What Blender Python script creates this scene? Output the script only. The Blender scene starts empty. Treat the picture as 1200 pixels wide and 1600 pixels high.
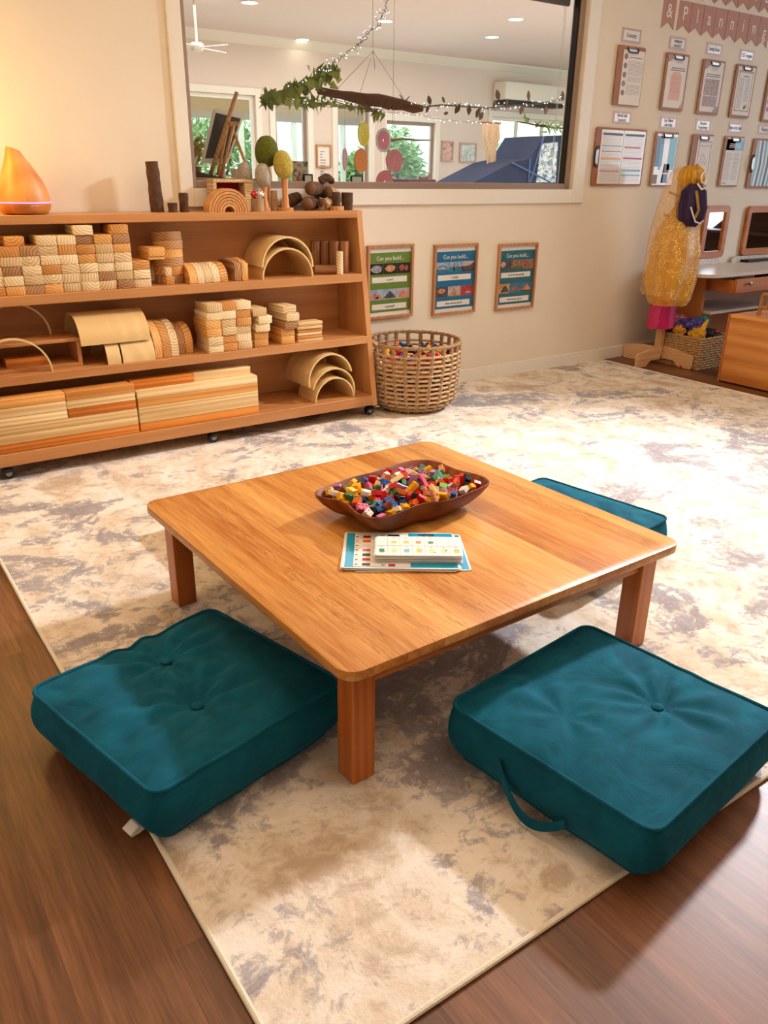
import bpy, bmesh, math, random
from mathutils import Vector, Matrix, noise
import numpy as np
PI=math.pi
sc=bpy.context.scene
COL=sc.collection
R_=random.Random(7)

# ---------------------------------------------------------------- camera
F=1249.508; CAM=Vector((-1.15263,-1.56323,1.14825)); YAW,PITCH,ROLL=-0.61294,0.39957,0.01433
def _axes():
    fw=Vector((-math.sin(YAW)*math.cos(PITCH),math.cos(YAW)*math.cos(PITCH),-math.sin(PITCH)))
    r=Vector((math.cos(YAW),math.sin(YAW),0)); u=r.cross(fw)
    c,s=math.cos(ROLL),math.sin(ROLL)
    return c*r+s*u, -s*r+c*u, fw
CR,CU,CF=_axes()
cam=bpy.data.cameras.new('camera'); camo=bpy.data.objects.new('camera',cam); COL.objects.link(camo)
cam.sensor_fit='VERTICAL'; cam.sensor_height=32.0; cam.lens=F/1600*32.0; cam.clip_end=200
m=Matrix((CR,CU,-CF)).transposed().to_4x4(); m.translation=CAM; camo.matrix_world=m
sc.camera=camo
def _ray(x,y): return CF+CR*((x-600)/F)-CU*((y-800)/F)
def PY(x,y,v):                       # point of the photo on the plane Y=v
    d=_ray(x,y); return CAM+d*((v-CAM.y)/d.y)
def PZ(x,y,v=0.0):
    d=_ray(x,y); return CAM+d*((v-CAM.z)/d.z)

# ---------------------------------------------------------------- light and exposure
def lin(c):
    return tuple((v/255/12.92 if v/255<=.04045 else ((v/255+.055)/1.055)**2.4) for v in c)+(1.0,)
vs=sc.view_settings; vs.view_transform='Standard'; vs.look='None'; vs.gamma=1; vs.use_curve_mapping=False
vs.exposure=0.42
w=bpy.data.worlds.new('sky'); sc.world=w; w.use_nodes=True
bg=w.node_tree.nodes['Background']; bg.inputs[0].default_value=lin((236,242,246)); bg.inputs[1].default_value=2.6
def light(name,kind,loc,power,col,size=.3,target=None,size_y=None,spot=None,blend=.6):
    l=bpy.data.lights.new(name,kind); l.energy=power; l.color=lin(col)[:3]
    if kind=='AREA':
        l.size=size
        if size_y: l.shape='RECTANGLE'; l.size_y=size_y
        else: l.shape='DISK'
    else: l.shadow_soft_size=size
    if spot: l.spot_size=spot; l.spot_blend=blend
    o=bpy.data.objects.new(name,l); COL.objects.link(o); o.location=loc
    if target is not None: o.rotation_euler=(Vector(target)-Vector(loc)).to_track_quat('-Z','Y').to_euler()
    return o
# cool key from the ceiling panel to the right of the table
light('key_light','SPOT',(3.45,.42,2.66),760,(244,246,255),.15,(-.15,.0,.1),spot=math.radians(86),blend=1.0)
# daylight from the glazed door in the right wall
light('door_daylight','AREA',(6.85,-.3,1.35),48,(225,236,255),1.7,(0,.3,.6),size_y=2.0)
# general warm ceiling lighting
light('ceiling_glow','AREA',(1.2,-.4,2.66),46,(255,222,188),3.6,(1.2,-.4,0),size_y=3.2)
light('downlight_beam','SPOT',(-.35,.75,2.62),16,(255,196,130),.05,(-.5,.9,0),spot=1.9)
# lamp in the left corner, beside the shelf
GLOBE=30
# the room behind the window
light('far_room_glow','AREA',(4.2,5.2,2.58),165,(255,236,232),5.0,(4.2,5.2,0),size_y=4.6)
light('far_window_daylight','AREA',(5.4,8.9,1.6),90,(225,240,255),4.0,(4.6,5.2,1.6),size_y=1.6)
light('far_bounce_fill','AREA',(5.2,5.4,.35),40,(255,236,234),5.0,(5.2,5.4,3),size_y=4.0)  # added upward fill lamp that brightens the far ceiling
sun=light('sun','SUN',(0,30,20),4.0,(255,246,225),.02,(0,30,0)); sun.rotation_euler=(math.radians(48),0,math.radians(150))

# ---------------------------------------------------------------- materials
MATS={}
class NT:
    def __init__(s,name):
        s.m=bpy.data.materials.new(name); s.m.use_nodes=True; s.t=s.m.node_tree; s.b=s.t.nodes['Principled BSDF']; MATS[name]=s.m
    def n(s,kind,**kw):
        x=s.t.nodes.new(kind)
        for k,v in kw.items():
            if k.startswith('i_'): x.inputs[int(k[2:])].default_value=v
            else: setattr(x,k,v)
        return x
    def l(s,a,b): s.t.links.new(a,b)
    def math(s,op,a,b=None,c=None):
        x=s.n('ShaderNodeMath',operation=op)
        for i,v in enumerate((a,b,c)):
            if v is None: continue
            if isinstance(v,(int,float)): x.inputs[i].default_value=v
            else: s.l(v,x.inputs[i])
        return x.outputs[0]
    def noise(s,vec,scale,detail=3,rough=.5,dist=0):
        x=s.n('ShaderNodeTexNoise'); x.inputs['Scale'].default_value=scale; x.inputs['Detail'].default_value=detail
        x.inputs['Roughness'].default_value=rough; x.inputs['Distortion'].default_value=dist
        if vec is not None: s.l(vec,x.inputs['Vector'])
        return x.outputs[0]
    def ramp(s,fac,stops):
        x=s.n('ShaderNodeValToRGB'); e=x.color_ramp.elements
        while len(e)<len(stops): e.new(.5)
        for k,(p,c) in enumerate(stops): e[k].position=p; e[k].color=lin(c)
        s.l(fac,x.inputs[0]); return x.outputs[0]
    def mix(s,fac,a,b,mode='MIX'):
        x=s.n('ShaderNodeMix',data_type='RGBA',blend_type=mode)
        for sock,v in ((x.inputs[0],fac),(x.inputs[6],a),(x.inputs[7],b)):
            if isinstance(v,(int,float)): sock.default_value=v
            elif isinstance(v,tuple): sock.default_value=v
            else: s.l(v,sock)
        return x.outputs[2]
    def coords(s,scale=(1,1,1),rnd=0.0,kind='Object'):
        tc=s.n('ShaderNodeTexCoord'); v=tc.outputs[kind]
        if rnd:
            oi=s.n('ShaderNodeObjectInfo'); c=s.n('ShaderNodeCombineXYZ')
            s.l(s.math('MULTIPLY',oi.outputs['Random'],rnd),c.inputs[0])
            s.l(s.math('MULTIPLY',s.math('FRACT',s.math('MULTIPLY',oi.outputs['Random'],37.3)),rnd),c.inputs[1])
            s.l(s.math('MULTIPLY',s.math('FRACT',s.math('MULTIPLY',oi.outputs['Random'],91.7)),rnd),c.inputs[2])
            a=s.n('ShaderNodeVectorMath',operation='ADD'); s.l(v,a.inputs[0]); s.l(c.outputs[0],a.inputs[1]); v=a.outputs[0]
        mp=s.n('ShaderNodeMapping'); mp.inputs['Scale'].default_value=scale; s.l(v,mp.inputs['Vector']); return mp.outputs[0]
    def bump(s,h,strength=.3,dist=.002):
        x=s.n('ShaderNodeBump'); x.inputs['Strength'].default_value=strength; x.inputs['Distance'].default_value=dist
        s.l(h,x.inputs['Height']); s.l(x.outputs[0],s.b.inputs['Normal'])
    def base(s,c):
        if isinstance(c,tuple): s.b.inputs['Base Color'].default_value=c
        else: s.l(c,s.b.inputs['Base Color'])
    def rough(s,r): s.b.inputs['Roughness'].default_value=r
def plain(name,c,rough=.6,metal=0,var=.06,scale=30,bump=0,spec=None,emit=None,es=1):
    t=NT(name); cc=lin(c)
    v=t.noise(t.coords(),scale,3)
    t.base(t.mix(t.math('MULTIPLY',v,1.0),tuple(x*(1-var*2) for x in cc[:3])+(1,),tuple(min(1,x*(1+var)) for x in cc[:3])+(1,)))
    t.rough(rough); t.b.inputs['Metallic'].default_value=metal
    if spec is not None: t.b.inputs['Specular IOR Level'].default_value=spec
    if bump: t.bump(v,bump,.002)
    if emit: t.b.inputs['Emission Color'].default_value=lin(emit); t.b.inputs['Emission Strength'].default_value=es
    return t.m
def wood(name,dark,light,axis='Y',rings=26,rough=.5,contrast=.55,off=.12,rnd=9.0,dist=5.0,tone=.5,fine=.35):
    """solid timber: growth rings around an axis plus fibres stretched along it"""
    t=NT(name); ax='XYZ'.index(axis)
    st=[1,1,1]; st[ax]=.12
    co=t.coords(tuple(st),rnd)
    wv=t.n('ShaderNodeTexWave',wave_type='RINGS',rings_direction=axis); wv.inputs['Scale'].default_value=rings
    wv.inputs['Distortion'].default_value=dist; wv.inputs['Detail'].default_value=2; wv.inputs['Detail Scale'].default_value=.35
    oi=t.n('ShaderNodeObjectInfo')
    tc=t.n('ShaderNodeTexCoord'); mp=t.n('ShaderNodeMapping'); mp.inputs['Scale'].default_value=tuple(st)
    cx=t.n('ShaderNodeCombineXYZ'); k=[i for i in range(3) if i!=ax]
    ang=t.math('MULTIPLY',oi.outputs['Random'],40.0)
    rr=t.math('ADD',t.math('MULTIPLY',t.math('FRACT',t.math('MULTIPLY',oi.outputs['Random'],53.1)),off),off*.25)
    t.l(t.math('MULTIPLY',t.math('SINE',ang),rr),cx.inputs[k[0]]); t.l(t.math('MULTIPLY',t.math('COSINE',ang),rr),cx.inputs[k[1]])
    ad=t.n('ShaderNodeVectorMath',operation='ADD'); t.l(tc.outputs['Object'],ad.inputs[0]); t.l(cx.outputs[0],ad.inputs[1])
    t.l(ad.outputs[0],mp.inputs['Vector']); t.l(mp.outputs[0],wv.inputs['Vector'])
    st2=[90,90,90]; st2[ax]=4
    fib=t.noise(t.coords(tuple(st2),rnd),1.0,4,.6)
    big=t.noise(co,7,2)
    f=t.math('ADD',t.math('MULTIPLY',wv.outputs['Fac'],contrast),t.math('MULTIPLY',fib,fine))
    f=t.math('ADD',f,t.math('MULTIPLY',t.math('SUBTRACT',big,.5),.9))
    f=t.math('ADD',f,t.math('MULTIPLY',t.math('SUBTRACT',oi.outputs['Random'],.5),tone))
    t.base(t.ramp(f,[(.1,dark),(.85,light)])); t.rough(rough)
    t.bump(fib,.08,.001)
    return t.m
def glued(name,dark,light,axis='Y',strip=.1,rough=.35,length=None,seam=.0,fib=1.0,coat=0,streak=.9,pores=0):
    """boards glued side by side (table tops, floors)"""
    t=NT(name); ax='XYZ'.index(axis); ac='X' if axis=='Y' else 'Y'
    tc=t.n('ShaderNodeTexCoord'); sp=t.n('ShaderNodeSeparateXYZ'); t.l(tc.outputs['Object'],sp.inputs[0])
    o=sp.outputs[ac]; a=sp.outputs[axis]
    row=t.math('FLOOR',t.math('DIVIDE',o,strip)); wn=t.n('ShaderNodeTexWhiteNoise',noise_dimensions='2D')
    cb=t.n('ShaderNodeCombineXYZ'); t.l(row,cb.inputs[0])
    if length:
        w1=t.n('ShaderNodeTexWhiteNoise',noise_dimensions='1D'); t.l(row,w1.inputs['W'])
        sh=t.math('ADD',t.math('DIVIDE',a,length),w1.outputs['Value'])
        t.l(t.math('FLOOR',sh),cb.inputs[1])
    t.l(cb.outputs[0],wn.inputs['Vector'])
    st=[26,26,26]; st[ax]=1.6
    mp=t.n('ShaderNodeMapping'); mp.inputs['Scale'].default_value=tuple(st)
    ad=t.n('ShaderNodeVectorMath',operation='ADD'); t.l(tc.outputs['Object'],ad.inputs[0])
    sc_=t.n('ShaderNodeVectorMath',operation='SCALE'); t.l(wn.outputs['Color'],sc_.inputs[0]); sc_.inputs['Scale'].default_value=5
    t.l(sc_.outputs[0],ad.inputs[1]); t.l(ad.outputs[0],mp.inputs['Vector'])
    g=t.noise(mp.outputs[0],fib,5,.62,.6)
    st3=[170,170,170]; st3[ax]=9
    mp3=t.n('ShaderNodeMapping'); mp3.inputs['Scale'].default_value=tuple(st3); t.l(ad.outputs[0],mp3.inputs['Vector'])
    g2=t.noise(mp3.outputs[0],1.0,3,.6)
    f=t.math('ADD',t.math('MULTIPLY',g,streak),t.math('MULTIPLY',t.math('SUBTRACT',g2,.5),.6))
    f=t.math('ADD',f,t.math('MULTIPLY',t.math('SUBTRACT',wn.outputs['Value'],.5),.34))
    c=t.ramp(f,[(.18,dark),(.78,light)])
    if pores:
        st4=[420,420,420]; st4[ax]=26
        mp4=t.n('ShaderNodeMapping'); mp4.inputs['Scale'].default_value=tuple(st4); t.l(ad.outputs[0],mp4.inputs['Vector'])
        g4=t.noise(mp4.outputs[0],1.0,2,.5); zone=t.math('GREATER_THAN',t.noise(mp.outputs[0],.55,2),.54)
        c=t.mix(t.math('MULTIPLY',t.math('MULTIPLY',t.math('GREATER_THAN',g4,.57),zone),pores),c,lin(tuple(int(v*.72) for v in dark)))
    if seam:
        fr=t.math('FRACT',t.math('DIVIDE',o,strip)); d=t.math('MINIMUM',fr,t.math('SUBTRACT',1.0,fr))
        s1=t.math('LESS_THAN',d,seam/strip)
        if length:
            f2=t.math('FRACT',sh); d2=t.math('MINIMUM',f2,t.math('SUBTRACT',1.0,f2)); s1=t.math('MAXIMUM',s1,t.math('LESS_THAN',d2,seam/length))
        c=t.mix(t.math('MULTIPLY',s1,.3),c,lin(tuple(int(v*.45) for v in dark)))
    t.base(c); t.rough(rough); t.bump(g2,.06,.001)
    if coat: t.b.inputs['Coat Weight'].default_value=coat; t.b.inputs['Coat Roughness'].default_value=.25
    return t.m
def velvet():
    t=NT('teal_velvet'); co=t.coords((1,1,1),5.0)
    n1=t.noise(co,9,4,.6,1.2); n2=t.noise(co,260,2); 
    t.base(t.ramp(n1,[(.25,(6,66,86)),(.75,(12,98,120))]))
    t.rough(.85); t.b.inputs['Sheen Weight'].default_value=.22; t.b.inputs['Sheen Roughness'].default_value=.35
    t.b.inputs['Sheen Tint'].default_value=lin((70,165,190)); t.b.inputs['Specular IOR Level'].default_value=.15
    t.bump(t.math('ADD',t.math('MULTIPLY',n1,3.0),t.math('MULTIPLY',n2,.15)),.35,.004)
    return t.m
def rugmat():
    t=NT('rug_pile'); co=t.coords((1,1.25,1))
    a=t.noise(co,2.3,8,.66,1.0); b=t.noise(t.coords((1.5,1,1)),4.6,8,.7,.8); c=t.noise(co,.9,2,.5)
    d=t.noise(t.coords((60,60,60)),1.0,3,.7); e=t.noise(t.coords((1,1,1)),21,5,.75,.6)
    col=t.ramp(b,[(.3,(206,186,160)),(.44,(224,210,188)),(.56,(238,230,216)),(.8,(244,240,232))])
    grey=t.ramp(e,[(.3,(104,96,104)),(.55,(142,138,146)),(.75,(190,184,180))])
    f=t.math('ADD',t.math('MULTIPLY',a,1.0),t.math('MULTIPLY',t.math('SUBTRACT',e,.5),.55))
    mask=t.n('ShaderNodeMapRange'); t.l(f,mask.inputs[0]); mask.inputs[1].default_value=.515; mask.inputs[2].default_value=.60
    col=t.mix(t.math('MULTIPLY',mask.outputs[0],.8),col,grey)
    f2=t.math('ADD',t.math('SUBTRACT',1.0,a),t.math('MULTIPLY',t.math('SUBTRACT',e,.5),.4))
    mask2=t.n('ShaderNodeMapRange'); t.l(f2,mask2.inputs[0]); mask2.inputs[1].default_value=.55; mask2.inputs[2].default_value=.66
    col=t.mix(t.math('MULTIPLY',mask2.outputs[0],.6),col,lin((172,146,118)))
    col=t.mix(t.math('MULTIPLY',d,.16),col,lin((150,130,110)),'MULTIPLY')
    t.base(col); t.rough(.95); t.b.inputs['Specular IOR Level'].default_value=.05; t.bump(t.math('ADD',d,t.math('MULTIPLY',e,.8)),.5,.004)
    return t.m
def tulle(name,c,alpha=.5,glit=True):
    t=NT(name); t.base(lin(c)); t.rough(.5); t.b.inputs['Sheen Weight'].default_value=.4
    n=t.noise(t.coords(),26,3,.6)
    al=t.math('ADD',alpha-.22,t.math('MULTIPLY',n,.45))
    if glit:
        v=t.n('ShaderNodeTexVoronoi'); v.inputs['Scale'].default_value=95; t.l(t.coords(),v.inputs['Vector'])
        d=t.math('LESS_THAN',v.outputs['Distance'],.30); big=t.math('GREATER_THAN',t.noise(t.coords(),9,2),.47); d=t.math('MULTIPLY',d,big)
        t.base(t.mix(d,lin(c),lin((255,248,190)))); al=t.math('MAXIMUM',al,d)
        t.rough(.4)
    t.l(al,t.b.inputs['Alpha']); return t.m
def glassmat(name,tint=(235,240,238),refl=.03):
    t=NT(name); out=t.t.nodes['Material Output']; tr=t.n('ShaderNodeBsdfTransparent'); tr.inputs[0].default_value=lin(tint)
    gl=t.n('ShaderNodeBsdfGlossy'); gl.inputs['Roughness'].default_value=.0
    lw_=t.n('ShaderNodeLayerWeight'); lw_.inputs[0].default_value=.5
    f5=t.math('POWER',lw_.outputs['Facing'],5.0)
    mx=t.n('ShaderNodeMixShader'); t.l(t.math('ADD',refl,t.math('MULTIPLY',f5,1-refl)),mx.inputs[0]); t.l(tr.outputs[0],mx.inputs[1]); t.l(gl.outputs[0],mx.inputs[2]); t.l(mx.outputs[0],out.inputs[0])
    return t.m
def photo_mat(name,stops,scale=40,seed=0):
    t=NT(name); co=t.coords((1,1,1)); v=t.noise(co,scale,4,.6,1.0); t.base(t.ramp(v,stops)); t.rough(.4); return t.m

M={}
M['wall']=plain('cream_wall_paint',(236,226,206),.75,var=.02,scale=6)
M['white']=plain('white_gloss_paint',(238,234,222),.4,var=.02)
M['ceil']=plain('ceiling_paint',(240,236,228),.85,var=.01)
M['floor']=glued('timber_look_vinyl','' or (80,46,24),(142,92,58),'Y',.15,.42,1.22,.0008,1.2,0)
M['rug']=rugmat(); M['binding']=plain('rug_binding',(232,222,200),.95,bump=.5,scale=200,var=.1)
M['table']=glued('honey_table_timber',(172,100,34),(232,176,98),'Y',.092,.30,None,0,1.0,0,.8,pores=.5)
MATS['honey_table_timber'].node_tree.nodes['Principled BSDF'].inputs['Specular IOR Level'].default_value=.35
M['tableX']=wood('honey_rail_timber_x',(170,92,28),(216,140,64),'X',14,.35,.35)
M['tableY']=wood('honey_rail_timber_y',(170,92,28),(216,140,64),'Y',14,.35,.35)
M['tableZ']=wood('honey_leg_timber',(156,76,20),(208,124,48),'Z',16,.32,.28)
M['shelf']=wood('shelf_timber',(178,118,64),(220,164,104),'X',4,.42,.15,tone=.2,fine=.5)
M['shelfZ']=wood('shelf_panel_timber',(174,114,62),(216,160,102),'Z',4,.42,.15,tone=.2,fine=.5)
M['b_pale']=wood('pale_pine',(196,160,106),(248,226,180),'Y',28,.55,.5)
M['b_honey']=wood('honey_pine',(186,122,54),(240,184,106),'Y',28,.5,.5)
M['b_brown']=wood('brown_pine',(138,94,56),(204,156,102),'Y',28,.6,.5)
M['x_pale']=wood('pale_pine_long',(208,168,108),(248,220,164),'X',20,.55,.5)
M['x_honey']=wood('honey_pine_long',(194,126,52),(238,174,94),'X',20,.5,.5)
M['x_orange']=wood('orange_pine_long',(184,98,20),(226,144,54),'X',20,.45,.5)
M['ply']=wood('bent_plywood',(220,184,122),(250,226,174),'X',5,.5,.15,fine=.2,tone=.12)
M['dowel']=wood('brown_dowel',(110,66,36),(168,112,70),'Z',22,.5,.5)
M['velvet']=velvet()
M['bowl']=wood('acacia_bowl',(88,40,14),(150,80,34),'X',8,.5,.4)
MATS['acacia_bowl'].node_tree.nodes['Principled BSDF'].inputs['Specular IOR Level'].default_value=.25
M['bark']=plain('tree_bark',(96,64,44),.9,var=.5,scale=38,bump=.9)
M['barkpale']=plain('pale_bark',(186,150,108),.9,var=.35,scale=30,bump=.9)
M['endgrain']=wood('branch_cut_face',(88,58,40),(140,100,70),'Y',60,.7,.6,off=.0)
M['lightwood']=wood('light_turned_wood',(196,134,76),(232,178,118),'Z',22,.5,.45)
M['standwood']=wood('stand_pine',(206,158,110),(236,196,148),'X',14,.5,.35)
M['standwoodZ']=wood('stand_pine_post',(200,148,98),(230,186,136),'Z',14,.5,.35)
M['deskwood']=wood('desk_veneer',(172,94,32),(216,136,60),'Z',4,.4,.2,tone=.1)
M['deskwoodX']=wood('desk_veneer_x',(178,100,36),(222,148,68),'X',4,.4,.2,tone=.1)
M['panelY']=wood('cabinet_panel_veneer',(182,110,44),(232,164,86),'Y',5,.4,.35,tone=.1,fine=.6)
M['frame']=wood('poster_frame_oak',(176,122,76),(208,158,110),'Z',10,.5,.3,tone=.1)
M['board']=wood('clipboard_hardboard',(156,94,40),(204,136,72),'Z',3,.5,.1,fine=.2,tone=.1)
M['taupe']=plain('taupe_aluminium',(158,136,120),.4,.2,var=.02)
M['blind']=plain('brown_blind_rail',(112,96,86),.5,var=.03)
M['black']=plain('black_rubber',(16,14,16),.45); M['grey']=plain('grey_plastic',(150,146,140),.4)
M['steel']=plain('chrome_steel',(150,150,148),.3,1,var=.02); M['ink']=plain('black_ink',(40,38,40),.6)
M['paper']=plain('white_paper',(236,232,224),.6,var=.02); M['gloss']=plain('laminated_paper',(238,238,236),.12,var=.02)
M['print']=plain('grey_print',(150,144,142),.6,var=.05)
M['pink']=plain('dusty_pink_card',(190,138,118),.6); M['pinkb']=plain('pink_label_border',(204,172,158),.35,var=.2,scale=120)
M['wglass']=glassmat('window_glass'); M['pglass']=glassmat('picture_glass',(255,255,255),.02)
M['mirror']=NT('mirror_silver').m; _b=MATS['mirror_silver'].node_tree.nodes['Principled BSDF']; _b.inputs['Metallic'].default_value=1; _b.inputs['Roughness'].default_value=.02; _b.inputs['Base Color'].default_value=(.8,.8,.8,1)
def col(name,c,rough=.35,**k):
    if name not in M: M[name]=plain(name,c,rough,var=k.pop('var',.03),**k)
    return M[name]
# ---------------------------------------------------------------- mesh helpers
def nb(): return bmesh.new()
def bx(bm,x0,x1,y0,y1,z0,z1,bev=0,mi=0,mat=None,seg=1):
    r=bmesh.ops.create_cube(bm,size=1.0); v=r['verts']
    x0,x1=min(x0,x1),max(x0,x1); y0,y1=min(y0,y1),max(y0,y1); z0,z1=min(z0,z1),max(z0,z1)
    for q in v: q.co=Vector(((x0+x1)/2+q.co.x*(x1-x0),(y0+y1)/2+q.co.y*(y1-y0),(z0+z1)/2+q.co.z*(z1-z0)))
    if bev:
        es=list({e for q in v for e in q.link_edges}); r2=bmesh.ops.bevel(bm,geom=es,offset=bev,segments=seg,affect='EDGES',profile=.5)
        v=list({q for f in r2['faces'] for q in f.verts}|{q for q in v if q.is_valid})
    fs={f for q in v for f in q.link_faces}
    for f in fs: f.material_index=mi
    if mat is not None: bmesh.ops.transform(bm,matrix=mat,verts=v)
    return v
def prism(bm,poly,axis,a,b,mi=0,mat=None):
    """extrude a 2-D polygon along an axis; poly in the two other axes, in xyz order"""
    def P(u,v,w): return {'X':(w,u,v),'Y':(u,w,v),'Z':(u,v,w)}[axis]
    A=[bm.verts.new(P(u,v,a)) for u,v in poly]; B=[bm.verts.new(P(u,v,b)) for u,v in poly]
    n=len(poly); fs=[bm.faces.new(A[::-1]),bm.faces.new(B)]
    for i in range(n): fs.append(bm.faces.new((A[i],A[(i+1)%n],B[(i+1)%n],B[i])))
    for f in fs: f.material_index=mi
    bmesh.ops.recalc_face_normals(bm,faces=fs)
    if mat is not None: bmesh.ops.transform(bm,matrix=mat,verts=A+B)
    return A+B
def tube(bm,pts,r,seg=8,closed=False,cap=True,mi=0,flat=1.0):
    pts=[Vector(p) for p in pts]; n=len(pts); rs=r if isinstance(r,(list,tuple)) else [r]*n
    rings=[]; up=None
    for i,p in enumerate(pts):
        if closed: d=pts[(i+1)%n]-pts[i-1]
        else: d=pts[min(i+1,n-1)]-pts[max(i-1,0)]
        if d.length<1e-9: d=Vector((0,0,1))
        d.normalize()
        if up is None: up=Vector((0,0,1)) if abs(d.z)<.9 else Vector((1,0,0))
        s=d.cross(up)
        if s.length<1e-4: s=d.orthogonal()
        s.normalize(); up=s.cross(d).normalized()
        rings.append([bm.verts.new(p+(s*math.cos(2*PI*k/seg)+up*flat*math.sin(2*PI*k/seg))*rs[i]) for k in range(seg)])
    fs=[]
    for i in range(n if closed else n-1):
        a,b=rings[i],rings[(i+1)%n]
        for k in range(seg): fs.append(bm.faces.new((a[k],a[(k+1)%seg],b[(k+1)%seg],b[k])))
    if cap and not closed: fs+= [bm.faces.new(rings[0][::-1]),bm.faces.new(rings[-1])]
    for f in fs: f.material_index=mi; f.smooth=True
    bmesh.ops.recalc_face_normals(bm,faces=fs)
    return [v for q in rings for v in q]
def lathe(bm,prof,c,seg=32,mi=0,sx=1,sy=1,jit=0):
    """profile [(r,z)...] spun about a vertical axis"""
    cx,cy,cz=c; rings=[]
    for r,z in prof:
        if r<1e-6: rings.append([bm.verts.new((cx,cy,cz+z))])
        else: rings.append([bm.verts.new((cx+sx*r*math.cos(2*PI*k/seg)*(1+jit*noise.noise(Vector((math.cos(2*PI*k/seg)*2,math.sin(2*PI*k/seg)*2,z*30)))),cy+sy*r*math.sin(2*PI*k/seg)*(1+jit*noise.noise(Vector((math.cos(2*PI*k/seg)*2,math.sin(2*PI*k/seg)*2,z*30)))),cz+z)) for k in range(seg)])
    fs=[]
    for a,b in zip(rings,rings[1:]):
        for k in range(seg):
            q=[a[k%len(a)],a[(k+1)%len(a)],b[(k+1)%len(b)],b[k%len(b)]]
            q=[v for i,v in enumerate(q) if v not in q[:i]]
            if len(q)>2: fs.append(bm.faces.new(q))
    for f in fs: f.material_index=mi; f.smooth=True
    bmesh.ops.recalc_face_normals(bm,faces=fs)
    return [v for q in rings for v in q]
def halfring(bm,ro,ri,a0,a1,seg=28,tilt=0):
    """arched band in XZ around the origin, extruded along Y a0..a1"""
    O=[(ro*math.cos(PI*k/seg),ro*math.sin(PI*k/seg)) for k in range(seg+1)]
    I=[(ri*math.cos(PI*k/seg),ri*math.sin(PI*k/seg)) for k in range(seg+1)]
    vs=[]
    def mk(p,y):
        v=bm.verts.new((p[0],y,p[1])); vs.append(v); return v
    oa=[mk(p,a0) for p in O]; ob=[mk(p,a1) for p in O]; ia=[mk(p,a0) for p in I]; ib=[mk(p,a1) for p in I]
    fs=[]
    for k in range(seg):
        f1=bm.faces.new((oa[k],oa[k+1],ob[k+1],ob[k])); f2=bm.faces.new((ia[k],ib[k],ib[k+1],ia[k+1])); f1.smooth=f2.smooth=True
        fs+=[f1,f2,bm.faces.new((oa[k],ia[k],ia[k+1],oa[k+1])),bm.faces.new((ob[k],ob[k+1],ib[k+1],ib[k]))]
    for k in (0,seg): fs.append(bm.faces.new((oa[k],ob[k],ib[k],ia[k])))
    bmesh.ops.recalc_face_normals(bm,faces=fs)
    return vs
def sharp(me,ang=40):
    try: me.set_sharp_from_angle(angle=math.radians(ang))
    except Exception: pass
def mesh_obj(name,bm,mats,origin=(0,0,0),smooth=False,parent=None):
    o_=Vector(origin)
    for v in bm.verts: v.co-=o_
    me=bpy.data.meshes.new(name); bm.normal_update(); bm.to_mesh(me); bm.free()
    if smooth:
        for p in me.polygons: p.use_smooth=True
        sharp(me)
    for m_ in (mats if isinstance(mats,(list,tuple)) else [mats]): me.materials.append(m_)
    ob=bpy.data.objects.new(name,me); COL.objects.link(ob)
    if parent is not None: ob.parent=parent
    else: ob.location=o_
    return ob
def bcen(bm):
    xs=[v.co for v in bm.verts]; mn=[min(v[i] for v in xs) for i in range(3)]; mx=[max(v[i] for v in xs) for i in range(3)]
    return Vector(((mn[0]+mx[0])/2,(mn[1]+mx[1])/2,mn[2]))
def tag(o,label,cat,group=None,kind=None):
    o['label']=label; o['category']=cat
    if group: o['group']=group
    if kind: o['kind']=kind
    return o
def single(name,bm,mats,label,cat,group=None,smooth=False,kind=None):
    return tag(mesh_obj(name,bm,mats,bcen(bm),smooth),label,cat,group,kind)
def thing(name,loc,label,cat,group=None):
    o=bpy.data.objects.new(name,None); COL.objects.link(o); o.location=loc; o.empty_display_size=.05
    return tag(o,label,cat,group)
def wpos(o):
    p=Vector((0,0,0))
    while o is not None: p+=o.location; o=o.parent
    return p
def part(root,name,bm,mats,smooth=False,label=None,own=False):
    """child built in world coordinates under an unrotated root; own=True gives it its own origin"""
    base=wpos(root)
    if own:
        c=bcen(bm); o=mesh_obj(name,bm,mats,c,smooth,parent=root); o.location=c-base
    else: o=mesh_obj(name,bm,mats,base,smooth,parent=root)
    if label: o['label']=label
    return o
def struct(name,bm,mats,parent=None,smooth=False):
    o=mesh_obj(name,bm,mats,(0,0,0),smooth,parent)
    if parent is None: o['kind']='structure'
    return o
def dup(o,parent=None):
    c=o.copy(); COL.objects.link(c)
    if parent is not None: c.parent=parent; c.matrix_parent_inverse=o.matrix_parent_inverse.copy()
    for ch in list(o.children): dup(ch,c)
    return c
def text_bm(txt,size,mat4,depth=.0004,mi=0,bm=None,align='CENTER',xs=1.0,offset=0):
    cu=bpy.data.curves.new('t','FONT'); cu.body=txt; cu.size=size; cu.align_x=align; cu.align_y='CENTER'; cu.extrude=depth; cu.resolution_u=3; cu.offset=offset
    ob=bpy.data.objects.new('t',cu); COL.objects.link(ob); bpy.context.view_layer.update()
    me=ob.to_mesh(); bm=bm or nb(); n0=len(bm.verts); f0=len(bm.faces); bm.from_mesh(me); bm.verts.ensure_lookup_table(); bm.faces.ensure_lookup_table()
    vs=bm.verts[n0:]
    for v in vs: v.co.x*=xs
    bmesh.ops.transform(bm,matrix=mat4,verts=vs)
    for f in bm.faces[f0:]: f.material_index=mi
    ob.to_mesh_clear(); bpy.data.objects.remove(ob); bpy.data.curves.remove(cu)
    return bm
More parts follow.
